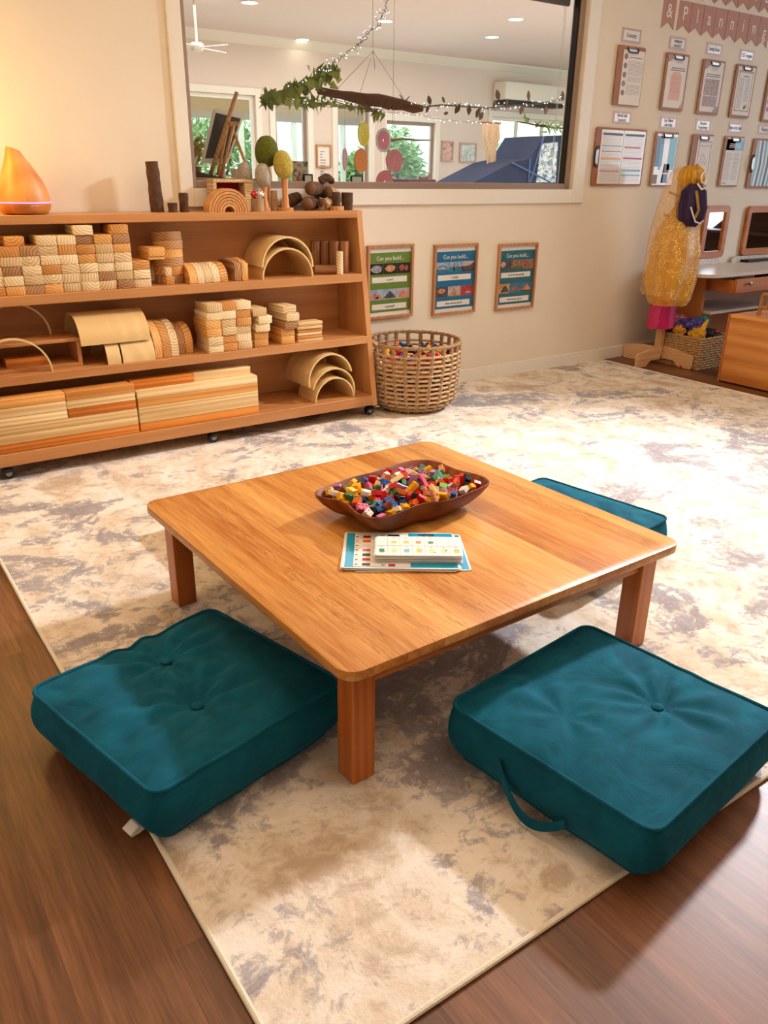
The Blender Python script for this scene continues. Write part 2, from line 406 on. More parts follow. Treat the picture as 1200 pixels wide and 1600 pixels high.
def on_wall(x,y,z): return Matrix.Translation((x,y,z))@Matrix.Rotation(PI/2,4,'X')      # text facing -Y
def wall_holes(bm,x0,x1,z0,z1,y0,y1,holes):
    xs=sorted({x0,x1,*[h[0] for h in holes],*[h[1] for h in holes]}); zs=sorted({z0,z1,*[h[2] for h in holes],*[h[3] for h in holes]})
    for a,b in zip(xs,xs[1:]):
        run=None
        for c,d in zip(zs,zs[1:]):
            inside=any(h[0]<=(a+b)/2<=h[1] and h[2]<=(c+d)/2<=h[3] for h in holes)
            if not inside:
                if run: run[1]=d
                else: run=[c,d]
            if inside or d==zs[-1]:
                if run: bx(bm,a,b,y0,y1,run[0],run[1]); run=None
ORD=['first','second','third','fourth','fifth','sixth','seventh','eighth','ninth','tenth','eleventh','twelfth','thirteenth','fourteenth','fifteenth','sixteenth','seventeenth','eighteenth','nineteenth','twentieth']
def ordinal(n):
    if n<20: return ORD[n]
    k=n+1; t=k//10*10; w_={20:'twent',30:'thirt',40:'fort',50:'fift',60:'sixt',70:'sevent',80:'eight',90:'ninet'}[t]
    return w_+'ieth' if k==t else w_+'y-'+ORD[k-t-1]

# ---------------------------------------------------------------- the room
W=2.08                                                          # face of the window wall
WX0,WX1,WZ0,WZ1=.335,2.765,1.075,2.16                            # opening in that wall
XL,XR,YF=-2.3,7.0,-3.6
bm=nb(); bx(bm,XL,XR,YF,W,-.05,-.008); struct('floor',bm,M['floor'])
bm=nb(); wall_holes(bm,XL,XR,-.05,2.72,W,W+.12,[(WX0,WX1,WZ0,WZ1)]); struct('wall_back',bm,M['wall'])
bm=nb(); bx(bm,XL-.1,XL,YF,W+.12,-.05,2.72); struct('wall_left',bm,M['wall'])
bm=nb(); bx(bm,XR,XR+.1,YF,W+.12,-.05,2.72); struct('wall_right',bm,M['wall'])
bm=nb(); bx(bm,XL,XR,YF-.1,YF,-.05,2.72); struct('wall_front',bm,M['wall'])
bm=nb(); bx(bm,XL,XR,YF,W+.12,2.72,2.78); struct('ceiling',bm,M['ceil'])
bm=nb(); bx(bm,XL,XR,W-.014,W-.0005,-.008,.072,.003); struct('baseboard_back',bm,M['white'])
# white architrave around the window
bm=nb(); tx0,tx1,tz0,tz1=.278,2.853,1.002,2.25
for a in ((tx0,WX0+.004,tz0,tz1),(WX1-.004,tx1,tz0,tz1),(WX0+.004,WX1-.004,tz0,WZ0+.004),(WX0+.004,WX1-.004,WZ1-.004,tz1)):
    bx(bm,a[0],a[1],W-.018,W-.0005,a[2],a[3],.003)
struct('trim_1',bm,M['white'])
bm=nb()
fy0,fy1=W+.02,W+.075; fw=.036
for a in ((WX0,WX0+fw,WZ0,WZ1),(WX1-fw,WX1,WZ0,WZ1),(WX0+fw,WX1-fw,WZ0,WZ0+fw),(WX0+fw,WX1-fw,WZ1-fw,WZ1)): bx(bm,a[0],a[1],fy0,fy1,a[2],a[3],.003)
win=struct('window_1',bm,M['taupe'])
bm=nb(); bx(bm,WX1-fw-.010,WX1-fw,fy0+.012,fy0+.05,WZ0+fw,WZ1-fw); struct('window_gasket',bm,M['black'],win)
bm=nb(); bx(bm,WX0+fw,WX1-fw,W+.046,W+.050,WZ0+fw,WZ1-fw); struct('window_glass',bm,M['wglass'],win)
# roller blind at the head of the window
t=thing('roller_blind',(1.55,W+.10,2.05),'dark brown roller blind rolled up at the head of the large window','blind')
bm=nb(); tube(bm,[(WX0+.05,W+.105,2.10),(WX1-.05,W+.105,2.10)],.028,14); part(t,'blind_roll',bm,M['blind'],True)
bm=nb(); bx(bm,WX0+.05,WX1-.05,W+.090,W+.114,2.035,2.085,.008); part(t,'bottom_rail',bm,M['blind'])
bm=nb(); tube(bm,[(WX1-.075,W+.1,2.08),(WX1-.078,W+.1,1.16)],.0015,5); tube(bm,[(WX1-.088,W+.1,2.08),(WX1-.088,W+.1,1.18)],.0015,5); part(t,'pull_cord',bm,M['white'])

# ---------------------------------------------------------------- rug
RX0,RX1,RY0,RY1=-.84,3.194,-.938,2.062
bm=nb(); bmesh.ops.create_grid(bm,x_segments=60,y_segments=46,size=.5)
for v in bm.verts:
    v.co=Vector(((RX0+RX1)/2+v.co.x*(RX1-RX0),(RY0+RY1)/2+v.co.y*(RY1-RY0),0)); v.co.z=-.0012+.0010*noise.noise(v.co*6)
r=bmesh.ops.extrude_face_region(bm,geom=bm.faces[:]); 
for v in [g for g in r['geom'] if isinstance(g,bmesh.types.BMVert)]: v.co.z=-.0078
bmesh.ops.recalc_face_normals(bm,faces=bm.faces[:])
rug=thing('area_rug',(1.177,.56,-.008),'large cream rug mottled with grey-blue and tan, under the low table','rug')
part(rug,'pile',bm,M['rug'],False)
bm=nb(); pts=[]
for (a,b,n) in (((RX0,RY0),(RX1,RY0),60),((RX1,RY0),(RX1,RY1),50),((RX1,RY1),(RX0,RY1),40),((RX0,RY1),(RX0,RY0),50)):
    for i in range(n):
        f=i/n; pts.append((a[0]+(b[0]-a[0])*f+.0015*noise.noise(Vector((a[0]+f*9,b[1],1))),a[1]+(b[1]-a[1])*f+.002*noise.noise(Vector((f*12,a[0],3))),-.0022))
tube(bm,pts,.0055,8,closed=True); part(rug,'edge_binding',bm,M['binding'],True,label='whipped cream edge')

# ---------------------------------------------------------------- low table
TH=.3018; S=.51; TA=.0228
tb=thing('low_table',(0,0,0),'low square honey timber table standing on the rug','table'); tb.rotation_euler=(0,0,TA)
def rrect(hx,hy,r,n=7):
    p=[]
    for cx,cy,a0 in ((hx-r,hy-r,0),(-hx+r,hy-r,PI/2),(-hx+r,-hy+r,PI),(hx-r,-hy+r,3*PI/2)):
        for k in range(n+1): a=a0+PI/2*k/n; p.append((cx+r*math.cos(a),cy+r*math.sin(a)))
    return p
bm=nb()
lay=[(.506,-.0245),(.5098,-.0215),(.5105,-.019),(.5105,-.0035),(.5098,-.001),(.5082,0)]
rings=[[bm.verts.new((x,y,TH+z)) for x,y in rrect(h,h,.04-(.5105-h))] for h,z in lay]
for a,b in zip(rings,rings[1:]):
    for k in range(len(a)): bm.faces.new((a[k],a[(k+1)%len(a)],b[(k+1)%len(a)],b[k])).smooth=True
bm.faces.new(rings[0][::-1]); bm.faces.new(rings[-1]); part(tb,'tabletop',bm,M['table'],True)
ins=.0393; lw=.0558
for sx in (-1,1):
    for sy in (-1,1):
        bm=nb(); a=sx*(S-ins); b=sy*(S-ins); bx(bm,a,a-sx*lw,b,b-sy*lw,0.0005,TH-.0245,.003,seg=2); part(tb,'leg',bm,M['tableZ'],own=True)
for sy in (-1,1):
    bm=nb(); b=sy*(S-ins-.012); bx(bm,-S+ins+lw,S-ins-lw,b,b-sy*.02,TH-.0785,TH-.0245,.0015); part(tb,'apron',bm,M['tableX'],own=True)
for sx in (-1,1):
    bm=nb(); b=sx*(S-ins-.012); bx(bm,b,b-sx*.02,-S+ins+lw,S-ins-lw,TH-.0785,TH-.0245,.0015); part(tb,'apron',bm,M['tableY'],own=True)

# ---------------------------------------------------------------- floor cushions
def cushion(c,hx,hy,h,rot,label,seed,buttons,sag=0,wr=1.0,handle=None,care=None):
    root=thing('floor_cushion',(c[0],c[1],0),label,'cushion','teal floor cushions around the low table'); root.rotation_euler=(0,0,rot)
    rnd=random.Random(seed); off=Vector((seed*3.1,seed*1.7,0))
    def mp(u,v,w_,x=None):
        # u,v in -1..1, w 0..1 : box point -> soft cushion point
        hh=h
        r=.030; X=u*hx; Y=v*hy; Z=w_*hh
        cx=max(-hx+r,min(hx-r,X)); cy=max(-hy+r,min(hy-r,Y)); rz=.022; cz=max(rz,min(hh-rz,Z))
        d=Vector((X-cx,Y-cy,0))
        if d.length>r: d=d.normalized()*r
        X=cx+d.x; Y=cy+d.y
        bul=.014*math.sin(PI*w_)**.8
        q=max(abs(u),abs(v))
        if q>.6:
            e=min(1,(q-.6)/.4); dirv=Vector((u*(abs(u)>=q-.08),v*(abs(v)>=q-.08),0))
            if dirv.length>0: dirv.normalize(); X+=dirv.x*bul*e; Y+=dirv.y*bul*e
        if w_<.5: k=1-.10*(1-w_/.5)**2.2; X*=k; Y*=k
        if w_>.5:
            e=(1-u**4)*(1-v**4); z=.018*e
            for bxx,byy in buttons:
                dx=X-bxx; dy=Y-byy; rr=math.hypot(dx,dy); th=math.atan2(dy,dx)
                z-=.016*math.exp(-(rr/.035)**2)+.014*math.exp(-(rr/.11)**2)
                z+=wr*.0068*math.sin(th*9+seed+3*noise.noise(Vector((X*6,Y*6,seed))))*math.exp(-((rr-.085)/.06)**2)
            p=Vector((X,Y,0))+off
            rr=math.hypot(X+.10,Y-.05); z-=.010*math.exp(-(rr/.05)**2); z+=wr*.004*math.sin(math.atan2(Y-.05,X+.10)*7+seed)*math.exp(-((rr-.07)/.05)**2) if len(buttons)<2 else 0
            z+=wr*.007*noise.noise(p*9)*e+wr*.011*(abs(noise.noise(Vector((p.x*8,p.y*26,2))))-.2)*e
            ed=1-min(1,abs(q-.82)/.2); z+=wr*.0035*ed*math.sin(60*(X if abs(v)>abs(u) else Y)+5*noise.noise(p*7))*(.4+noise.noise(p*5))
            z-=sag*(1-u*u)*(1-v*v)
            Z+=z*((w_-.5)*2)
        elif w_<=.001: Z=0.0
        p=Vector((u*hx,v*hy,w_*hh))+off
        if 0<w_<1 and q>.98: 
            s=wr*.004*noise.noise(Vector((p.x*8+p.y*8,p.z*18,seed))); X+=u*s; Y+=v*s
        return Vector((X,Y,Z+.0035))
    bm=nb(); N=64; K=12
    idx={}
    def V(i,j,k):
        key=(i,j,k)
        if key not in idx: idx[key]=bm.verts.new(mp(i/N*2-1,j/N*2-1,k/K))
        return idx[key]
    for i in range(N):
        for j in range(N):
            bm.faces.new((V(i,j,K),V(i+1,j,K),V(i+1,j+1,K),V(i,j+1,K))); bm.faces.new((V(i,j,0),V(i,j+1,0),V(i+1,j+1,0),V(i+1,j,0)))
    for i in range(N):
        for k in range(K):
            bm.faces.new((V(i,0,k),V(i+1,0,k),V(i+1,0,k+1),V(i,0,k+1))); bm.faces.new((V(i,N,k),V(i,N,k+1),V(i+1,N,k+1),V(i+1,N,k)))
            bm.faces.new((V(0,i,k),V(0,i,k+1),V(0,i+1,k+1),V(0,i+1,k))); bm.faces.new((V(N,i,k),V(N,i+1,k),V(N,i+1,k+1),V(N,i,k+1)))
    mesh_obj('cover',bm,M['velvet'],(0,0,0),True,root)
    loop=[(i/N*2-1,-1) for i in range(N)]+[(1,i/N*2-1) for i in range(N)]+[(1-i/N*2,1) for i in range(N)]+[(-1,1-i/N*2) for i in range(N)]
    for w_,nm in ((1,'piping'),(.04,'piping')):
        bm=nb(); tube(bm,[mp(u,v,w_)+Vector((u*.001,v*.001,.001)) for u,v in loop],.0042,7,closed=True); mesh_obj(nm,bm,M['velvet'],(0,0,0),True,root)
    for bxx,byy in buttons:
        bm=nb(); z=mp(bxx/hx,byy/hy,1).z; lathe(bm,[(0,.010),(.007,.0095),(.0125,.006),(.0135,.002),(.012,-.002),(0,-.003)],(bxx,byy,z),20); mesh_obj('button',bm,M['velvet'],(0,0,0),True,root)
    if handle:
        bm=nb(); v0,v1=handle; pts=[]
        for i in range(25):
            f=i/24; p=mp(-1,v0+(v1-v0)*f,.66-.3*f); p.x-=.004+.016*math.sin(PI*f)**.7; p.z-=.050*math.sin(PI*f); pts.append(p)
        rings=[[bm.verts.new(p+Vector((a_,0,b_))) for a_,b_ in ((0,.011),(-.004,.011),(-.004,-.011),(0,-.011))] for p in pts]
        for a,b in zip(rings,rings[1:]):
            for k in range(4): bm.faces.new((a[k],a[(k+1)%4],b[(k+1)%4],b[k]))
        bmesh.ops.recalc_face_normals(bm,faces=bm.faces[:]); mesh_obj('carry_handle',bm,M['velvet'],(0,0,0),True,root)
    if care:
        bm=nb(); (u,v),ang=care; p=mp(u,v,.06); Rm=Matrix.Translation((p.x,p.y,.006))@Matrix.Rotation(ang,4,'Z')
        prism(bm,[(0,0),(.016,-.004),(.034,-.003),(.036,.003),(.017,.012),(0,.006)],'Y',-.014,.014,mat=Rm); mesh_obj('care_tag',bm,M['paper'],(0,0,0),False,root)['label']='white fabric care tag'
    return root
cushion((-.668,-.152),.236,.232,.128,math.radians(13.4),'teal velvet floor cushion at the front left, two buttons, partly over the bare floor',1,[(.03,.125),(-.022,-.062)],care=((-1.0,-.70),PI))
cushion((.028,-.722),.243,.238,.13,math.radians(7.2),'teal velvet floor cushion at the front right, one button, strap handle on its side',2,[(.085,-.05),(-.10,.06)][:1],wr=.8,handle=(.35,-.33))
cushion((.715,.075),.236,.25,.125,math.radians(9),'teal velvet floor cushion behind the right edge of the low table',3,[(0,.07),(0,-.07)])
cushion((.0,.69),.25,.235,.105,math.radians(1),'teal velvet floor cushion mostly hidden behind the far left edge of the table',4,[(-.06,0),(.07,0)],sag=.03)
# ---------------------------------------------------------------- block shelf on castors
SX0,SX1=-.745,1.113; SB=2.068
def fy(z): return 1.73+.15*(z-.055)/.932             # the sloping front
shelf=thing('block_shelf',(.18,1.90,0),'long wooden three-tier block shelf on black castors against the wall','shelf')
pol=[(fy(.055),.055),(SB,.055),(SB,.987),(fy(.987),.987)]
for x0,x1 in ((SX0,SX0+.03),(SX1-.03,SX1)):
    bm=nb(); prism(bm,pol,'X',x0,x1); bmesh.ops.bevel(bm,geom=bm.edges[:],offset=.0015,segments=1,affect='EDGES'); part(shelf,'side_panel',bm,M['shelfZ'],own=True)
bm=nb(); bx(bm,SX0+.0305,SX1-.0305,fy(.957),SB,.953,.9865,.002); part(shelf,'top_board',bm,M['shelf'],own=True)
for z0,z1 in ((.660,.698),(.366,.403),(.060,.110)):
    bm=nb(); bx(bm,SX0+.0305,SX1-.0305,fy(z0)+.001,SB-.012,z0,z1,.002); part(shelf,'shelf_board',bm,M['shelf'],own=True)
bm=nb(); bx(bm,SX0+.0305,SX1-.0305,SB-.011,SB-.003,.111,.952); part(shelf,'back_panel',bm,M['shelf'])
def castor(x,y,first=[None]):
    if first[0] is None:
        bm=nb(); bx(bm,x-.014,x+.014,y-.02,y+.02,.052,.0598); prism(bm,[(y-.022,.03),(y+.016,.052),(y-.016,.052),(y-.026,.038)],'X',x-.014,x+.014); o=part(shelf,'castor',bm,M['black'],own=True)
        base=wpos(o)
        for nm,r,h,mt in (('wheel',.0235,.013,'black'),('hub_cap',.0145,.0145,'grey')):
            bm=nb(); n=24
            prism(bm,[(r*math.cos(2*PI*k/n),r*math.sin(2*PI*k/n)) for k in range(n)],'Y',-h,h)
            bmesh.ops.bevel(bm,geom=[e for e in bm.edges if abs(e.verts[0].co.y-e.verts[1].co.y)<1e-6],offset=.002,segments=2,affect='EDGES')
            for v in bm.verts: v.co+=Vector((x,y+.002,.0238))
            ob=mesh_obj(nm,bm,M[mt],base,True,parent=o)
        first[0]=(o,x,y)
    else:
        o,x0,y0=first[0]; c=dup(o,shelf); c.location=o.location+Vector((x-x0,y-y0,0))
for y in (1.772,2.03):
    for x in (-.655,.226,1.09): castor(x,y)

# ---------------------------------------------------------------- blocks
ZA,ZB,ZC=.6983,.4033,.1103; U=.0715; H=.0355
proto={}
def block(kind,x,y,z,dx,dy,dz,matn,label,group,rz=0,name='wooden_block',bev=.0022):
    key=(kind,matn,round(dx,4),round(dy,4),round(dz,4))
    if key not in proto:
        bm=nb(); bx(bm,-dx/2,dx/2,-dy/2,dy/2,0,dz,bev,seg=2); o=mesh_obj(name,bm,M[matn],(0,0,0),True); proto[key]=o
    else: o=proto[key].copy(); COL.objects.link(o)
    o.location=(x,y,z); o.rotation_euler=(0,0,rz)
    return tag(o,label,'wooden block',group)
TN={'b_pale':'pale','b_honey':'honey','b_brown':'brown','x_pale':'pale','x_honey':'honey','x_orange':'orange'}
rb=random.Random(11)
G1='wooden blocks stacked end-on at the left of the top shelf'
rows=['HHHpppppp','ppppppbpb','.bpHppppH','.pppppHpp','.HpbHHpH.'.replace('.','.'),'..H.ppbHb']
tone={'p':'b_pale','H':'b_honey','b':'b_brown'}
grid=[(0,list(range(-1,8)),'HHbHpppbp'+''),(1,list(range(-1,8)),'ppppppbpp'),(2,list(range(-1,8)),'pbpHppppH'),(3,list(range(0,7)),'ppppHpp'),(4,list(range(0,7)),'HbpHHpH'),(5,[.42,2,3,4,5,6],'HppbHb'),(6,[4,6],'pH')]
for r,ks,tt in grid:
    n=len(ks)
    for i,k in enumerate(ks):
        x=-.539+U*k+U/2-.0005*r+rb.uniform(-.0012,.0012); y=1.845+.07+rb.uniform(-.003,.004)+(.02 if r==5 and i==0 else 0)
        t_=tone[tt[i]]; pos='rightmost' if i==n-1 else ordinal(n-1-i)+' from the right'
        block('u',x,y,ZA+H*r+.0001*r,U-.001,.14,H-.0004,t_,f"{TN[t_]} wooden block end, {pos} in the {ordinal(r)} row up, top-shelf stack",G1)
block('u',.034+.036,1.93,ZA+3*H+.0005,U-.001,.14,.0125,'b_honey','thin honey slat lying on the right end of the top-shelf block stack',G1)
block('u',.034+.037,1.925,ZA+3*H+.0135,U-.002,.14,H,'b_honey','honey wooden block lying on a thin slat beside the tall top-shelf stack',G1)
block('s',.034+.072+.018,1.905,ZA,.035,.07,H,'b_honey','small honey block low between the block stack and the round dark blocks',G1)
block('s',.034+.072+.014,1.907,ZA+H+.0003,.028,.07,H,'b_pale','small pale block on top of a small honey block, top shelf',G1)
def curvy(name,poly,axis,a,b,matn,pos,label,cat,group,rz=0,ry=0,bev=.002):
    bm=nb(); prism(bm,poly,axis,a,b)
    if bev: bmesh.ops.bevel(bm,geom=[e for e in bm.edges if e.calc_face_angle(0)>.9],offset=bev,segments=1,affect='EDGES')
    o=mesh_obj(name,bm,M[matn],(0,0,0),True); o.location=pos; o.rotation_euler=(0,ry,rz); return tag(o,label,cat,group)
hd=lambda r,n=20:[(r*math.cos(PI*k/n),r*math.sin(PI*k/n)) for k in range(n+1)]
hb=lambda r,n=20:[(r*math.cos(PI+PI*k/n),r*math.sin(PI+PI*k/n)) for k in range(n+1)]
for k in range(6):                                                       # pile of half-round blocks, curve to the front
    lv=['lowest','second','third','fourth','fifth','topmost'][k]
    curvy('half_round_block',hb(.066),'Z',0,H,'b_honey' if k in(1,3) else 'b_brown',(.134+.018+rb.uniform(-.003,.003),1.955,ZA+k*(H+.0003)),f"{lv} half-round block in the dark pile beside the top-shelf stack",'wooden block','half-round blocks piled on the top shelf')
for k,t_ in enumerate(('b_honey','b_pale','b_pale','b_pale','b_honey')):
    curvy('arched_block',[(-.082,0)]+[(.082*math.cos(PI-PI*q/18),.012+.068*math.sin(PI*q/18)) for q in range(19)]+[(.082,0)],'X',-H/2,H/2,t_,(.222+k*(H+.0006),1.935,ZA),
      f"{['leftmost','second','middle','fourth','rightmost'][k]} of five {TN[t_]} curved blocks standing side by side on the top shelf",'wooden block','curved blocks standing in a row on the top shelf')
for k in range(2):
    curvy('arched_block',[(-.10,0),(.10,0),(.10,.05),(.07,.078),(.0,.092),(-.06,.086),(-.10,.074)],'X',-.016,.016,'b_honey' if k else 'b_brown',(.432+k*.0345,1.955,ZA),
      f"{'right' if k else 'left'} of two long brown curved blocks beside the pale half tunnel",'wooden block','long curved blocks beside the half tunnel',rz=.02)
def tunnel(ro,th,ln,pos,label,group,rot=(0,0,0),matn='ply'):
    bm=nb(); halfring(bm,ro,ro-th,0,ln); o=mesh_obj('plywood_arch',bm,M[matn],(0,0,0),True); o.location=pos; o.rotation_euler=rot
    return tag(o,label,'wooden arch',group)
GA='bent plywood half tunnels on the shelf'
tunnel(.1335,.0075,.19,(.684,1.847,ZA),'lower pale bent plywood half tunnel at the right of the top shelf',GA)
tunnel(.1345,.0075,.19,(.686,1.849,ZA+.048),'upper pale bent plywood half tunnel resting over another on the top shelf',GA,(0,math.radians(2.0),0))
def dowel(x,y,z,r,h,label,matn='dowel',lie=None):
    bm=nb(); n=24; prism(bm,[(r*math.cos(2*PI*k/n),r*math.sin(2*PI*k/n)) for k in range(n)],'Z',0,h)
    bmesh.ops.bevel(bm,geom=[e for e in bm.edges if abs(e.verts[0].co.z-e.verts[1].co.z)<1e-6],offset=.0015,segments=2,affect='EDGES')
    o=mesh_obj('wooden_cylinder',bm,M[matn],(0,0,0),True); o.location=(x,y,z)
    if lie is not None: o.location=(x,y,z+r); o.rotation_euler=(PI/2,0,lie)
    return tag(o,label,'wooden cylinder','wooden cylinders at the right end of the top shelf')
for (px,yy,n_) in ((750,1.975,'leftmost'),(803,1.965,'second from left'),(857,1.925,'third from left'),(910,1.905,'rightmost')):
    p=PY(280+px/3.53,330+260/3.53,yy); dowel(p.x,yy,ZA,.0225,.148,f"{n_} of four tall brown wooden cylinders standing on the top shelf")
p=PY(280+885/3.53,330+300/3.53,1.862); dowel(p.x,1.862,ZA,.0165,.106,'short pale wooden cylinder standing before the tall brown ones','b_pale')
dowel(.862,1.915,ZA,.0215,.105,'brown wooden cylinder lying on its side beside the half tunnel',lie=PI/2-.35)

# ---- middle shelf
G2='wooden blocks stacked on the middle shelf'
names={0:'left',1:'middle',2:'right'}
for r in range(6):
    for k in range(3):
        t_='b_pale' if (r*3+k)%5 not in (1,4) else 'b_honey'
        x=.279+k*.0722+rb.uniform(-.002,.002)+(-.006 if r in(2,3) and k==0 else 0)+ (.004 if r==5 else 0); y=1.795+.07+rb.uniform(-.003,.004)-(.008 if k==0 else 0)
        block('u',x,y,ZB+H*r+.0001*r,.0705,.14,H-.0004,t_,f"{TN[t_]} block in the {names[k]} column, {ordinal(r)} from the bottom, three-column middle-shelf stack",G2)
for r in range(5):
    t_='b_pale' if r in (2,3,4) else 'b_honey'
    block('u',.508+[0,.001,.010,.014,-.006][r],1.87+[0,0,-.008,-.012,-.004][r],ZB+(H+.0001)*r,.0705,.14,H-.0004,t_,f"{TN[t_]} block {ordinal(r)} up in the narrow crooked pile right of the three-column stack",G2,rz=[0,.02,-.05,.06,.03][r])
for r in range(5):
    t_=['b_honey','b_honey','b_brown','b_pale','b_pale'][r]
    block('u',.650+[0,0,.008,.015,.004][r],1.875+[0,.0,-.012,-.016,-.01][r],ZB+(H+.0001)*r,.0705,.14,H-.0004,t_,f"{TN[t_]} block {ordinal(r)} up in the pile left of the thin slats",G2,rz=[0,-.02,.06,.08,.05][r])
for r in range(6):
    block('t',.773+rb.uniform(-.003,.003),1.845+rb.uniform(-.004,.004),ZB+.0148*r,.135,.07,.0125 if r<5 else .016,'x_honey' if r in(1,3) else 'x_pale',f"thin {'honey' if r in(1,3) else 'pale'} slat, {['lowest','second','third','fourth','fifth','topmost'][r]} in the slat pile on the middle shelf",'thin slats piled on the middle shelf',name='thin_block',bev=.0015,rz=rb.uniform(-.03,.03))
# half tunnels lying lengthwise
def ltunnel(ro,th,x0,x1,y,z,label,rz=0):
    bm=nb(); halfring(bm,ro,ro-th,0,x1-x0); o=mesh_obj('plywood_arch',bm,M['ply'],(0,0,0),True); o.rotation_euler=(0,0,-PI/2+rz); o.location=(x0,y,z); return tag(o,label,'wooden arch',GA)
ltunnel(.1275,.007,-.203,-.147,1.918,ZB,'narrow upright-curved plywood piece under the large half tunnel, middle shelf')
ltunnel(.1275,.007,-.139,.0,1.918,ZB,'wider curved plywood piece under the large half tunnel, middle shelf')
ltunnel(.1185,.006,-.300,-.010,1.922,ZB+.0845,'large pale half tunnel lying lengthwise on top of two curved pieces',.015)
for k,t_ in enumerate(('b_honey','b_honey','b_pale')):
    curvy('arched_block',[(-.118,0),(-.118,.03)]+[(.118*math.cos(PI-PI*q/18),.03+.115*math.sin(PI*q/18)) for q in range(1,18)]+[(.118,.03),(.118,0)],'X',-H/2,H/2,t_,(.024+k*(H+.0006),1.93,ZB),
      f"{['left','middle','right'][k]} of three large {TN[t_]} curved blocks beside the half tunnel, middle shelf",'wooden block','large curved blocks on the middle shelf')
for k in range(2):
    curvy('arched_block',[(-.10,0),(-.10,.04)]+[(.10*math.cos(PI-PI*q/18),.04+.085*math.sin(PI*q/18)) for q in range(1,18)]+[(.10,.04),(.10,0)],'X',-H/2,H/2,'b_honey' if k else 'b_brown',(.140+k*(H+.0006),1.945,ZB),
      f"{['left','right'][k]} of two smaller brown curved blocks against the three-column stack, middle shelf",'wooden block','smaller curved blocks on the middle shelf')
# hollow frame block with a bent strip leaning in front and another on top
bm=nb()
x0,x1,y0,y1,z0,z1=-.690,-.293,1.832,2.0,ZB,.519
fr=thing('hollow_block',((x0+x1)/2,1.9,z0),'long hollow wooden frame block at the left of the middle shelf','wooden block')
bx(bm,x0,x1,y0,y1,z1-.014,z1,.0015); part(fr,'top_panel',bm,M['shelf']); bm=nb(); bx(bm,x0,x1,y0,y1,z0,z0+.016,.0015); part(fr,'bottom_panel',bm,M['shelf'])
for a,b in ((x1-.016,x1),(x0,x0+.016)): bm=nb(); bx(bm,a,b,y0,y1,z0+.0165,z1-.0145,.0015); part(fr,'end_panel',bm,M['shelfZ'])
block('l',-.50,1.90,ZB+.0165,.16,.07,.034,'x_orange','orange wooden block inside the hollow frame block',G2)
def strip(cx,y,z,r,label,a1=180,rz=0):
    bm=nb(); halfring(bm,r,r-.0065,0,.02,24); o=mesh_obj('bent_strip',bm,M['ply'],(0,0,0),True); o.location=(cx,y,z); o.rotation_euler=(0,0,rz)
    return tag(o,label,'bent wood strip','bent wooden strips on the middle shelf')
strip(-.563,1.795,ZB,.142,'bent pale wooden strip arching before the hollow frame block')
strip(-.505,1.955,.5195,.1335,'bent pale wooden strip standing on the hollow frame block')

# ---- bottom shelf
G3='long planks stacked on the bottom shelf'
yF=1.782
def plank(x0,x1,r,t_,label,y=None,z=None,dy=.07): return block('p',(x0+x1)/2,(y or yF)+rb.uniform(-.001,.0015),z if z is not None else ZC+(H+.0001)*r,x1-x0-.001,dy,H-.0005,t_,label,G3,name='wooden_plank')
for r,t_ in enumerate(('x_orange','x_pale','x_pale')): plank(-.677,-.117,r,t_,f"{TN[t_]} long plank, {ordinal(r)} from the bottom at the left of the bottom shelf")
for r,t_ in ((3,'x_pale'),(4,'x_pale'),(5,'x_honey')): plank(-.680,-.401,r,t_,f"{TN[t_]} short plank at far left, {['lowest','middle','top'][r-3]} of the three short ones")
for r,t_ in ((3,'x_orange'),(4,'x_pale'),(5,'x_honey')): plank(-.400,-.119,r,t_,f"{TN[t_]} short plank, {['lowest','middle','top'][r-3]} of three beside the far-left short ones")
for r,t_ in enumerate(('x_orange','x_pale','x_pale','x_honey','x_pale')): plank(-.111,.453,r,t_,f"{TN[t_]} long plank, {ordinal(r)} from the bottom in the right-hand plank stack")
plank(-.135,.160,5,'x_orange','orange short plank lying on the left of the right-hand plank stack',y=1.815)
plank(.163,.440,5,'x_pale','brownish short plank set back on top of the right-hand plank stack',y=1.825)
tunnel(.1135,.007,.17,(.876,1.757,ZC),'smallest, lowest of three nested plywood arches on the bottom shelf',GA)
tunnel(.1245,.0075,.21,(.872,1.760,ZC+.036),'middle of three nested plywood arches on the bottom shelf',GA,(0,math.radians(14),0))
tunnel(.1265,.0075,.23,(.860,1.768,ZC+.104),'topmost of three nested plywood arches on the bottom shelf',GA,(0,math.radians(-12),0))
tunnel(.1265,.0075,.23,(.868,1.7695,ZC+.001),'wide plywood arch at the back of the nested arches, bottom shelf',GA) if False else None

# ---------------------------------------------------------------- things on top of the shelf
ZT=.9868
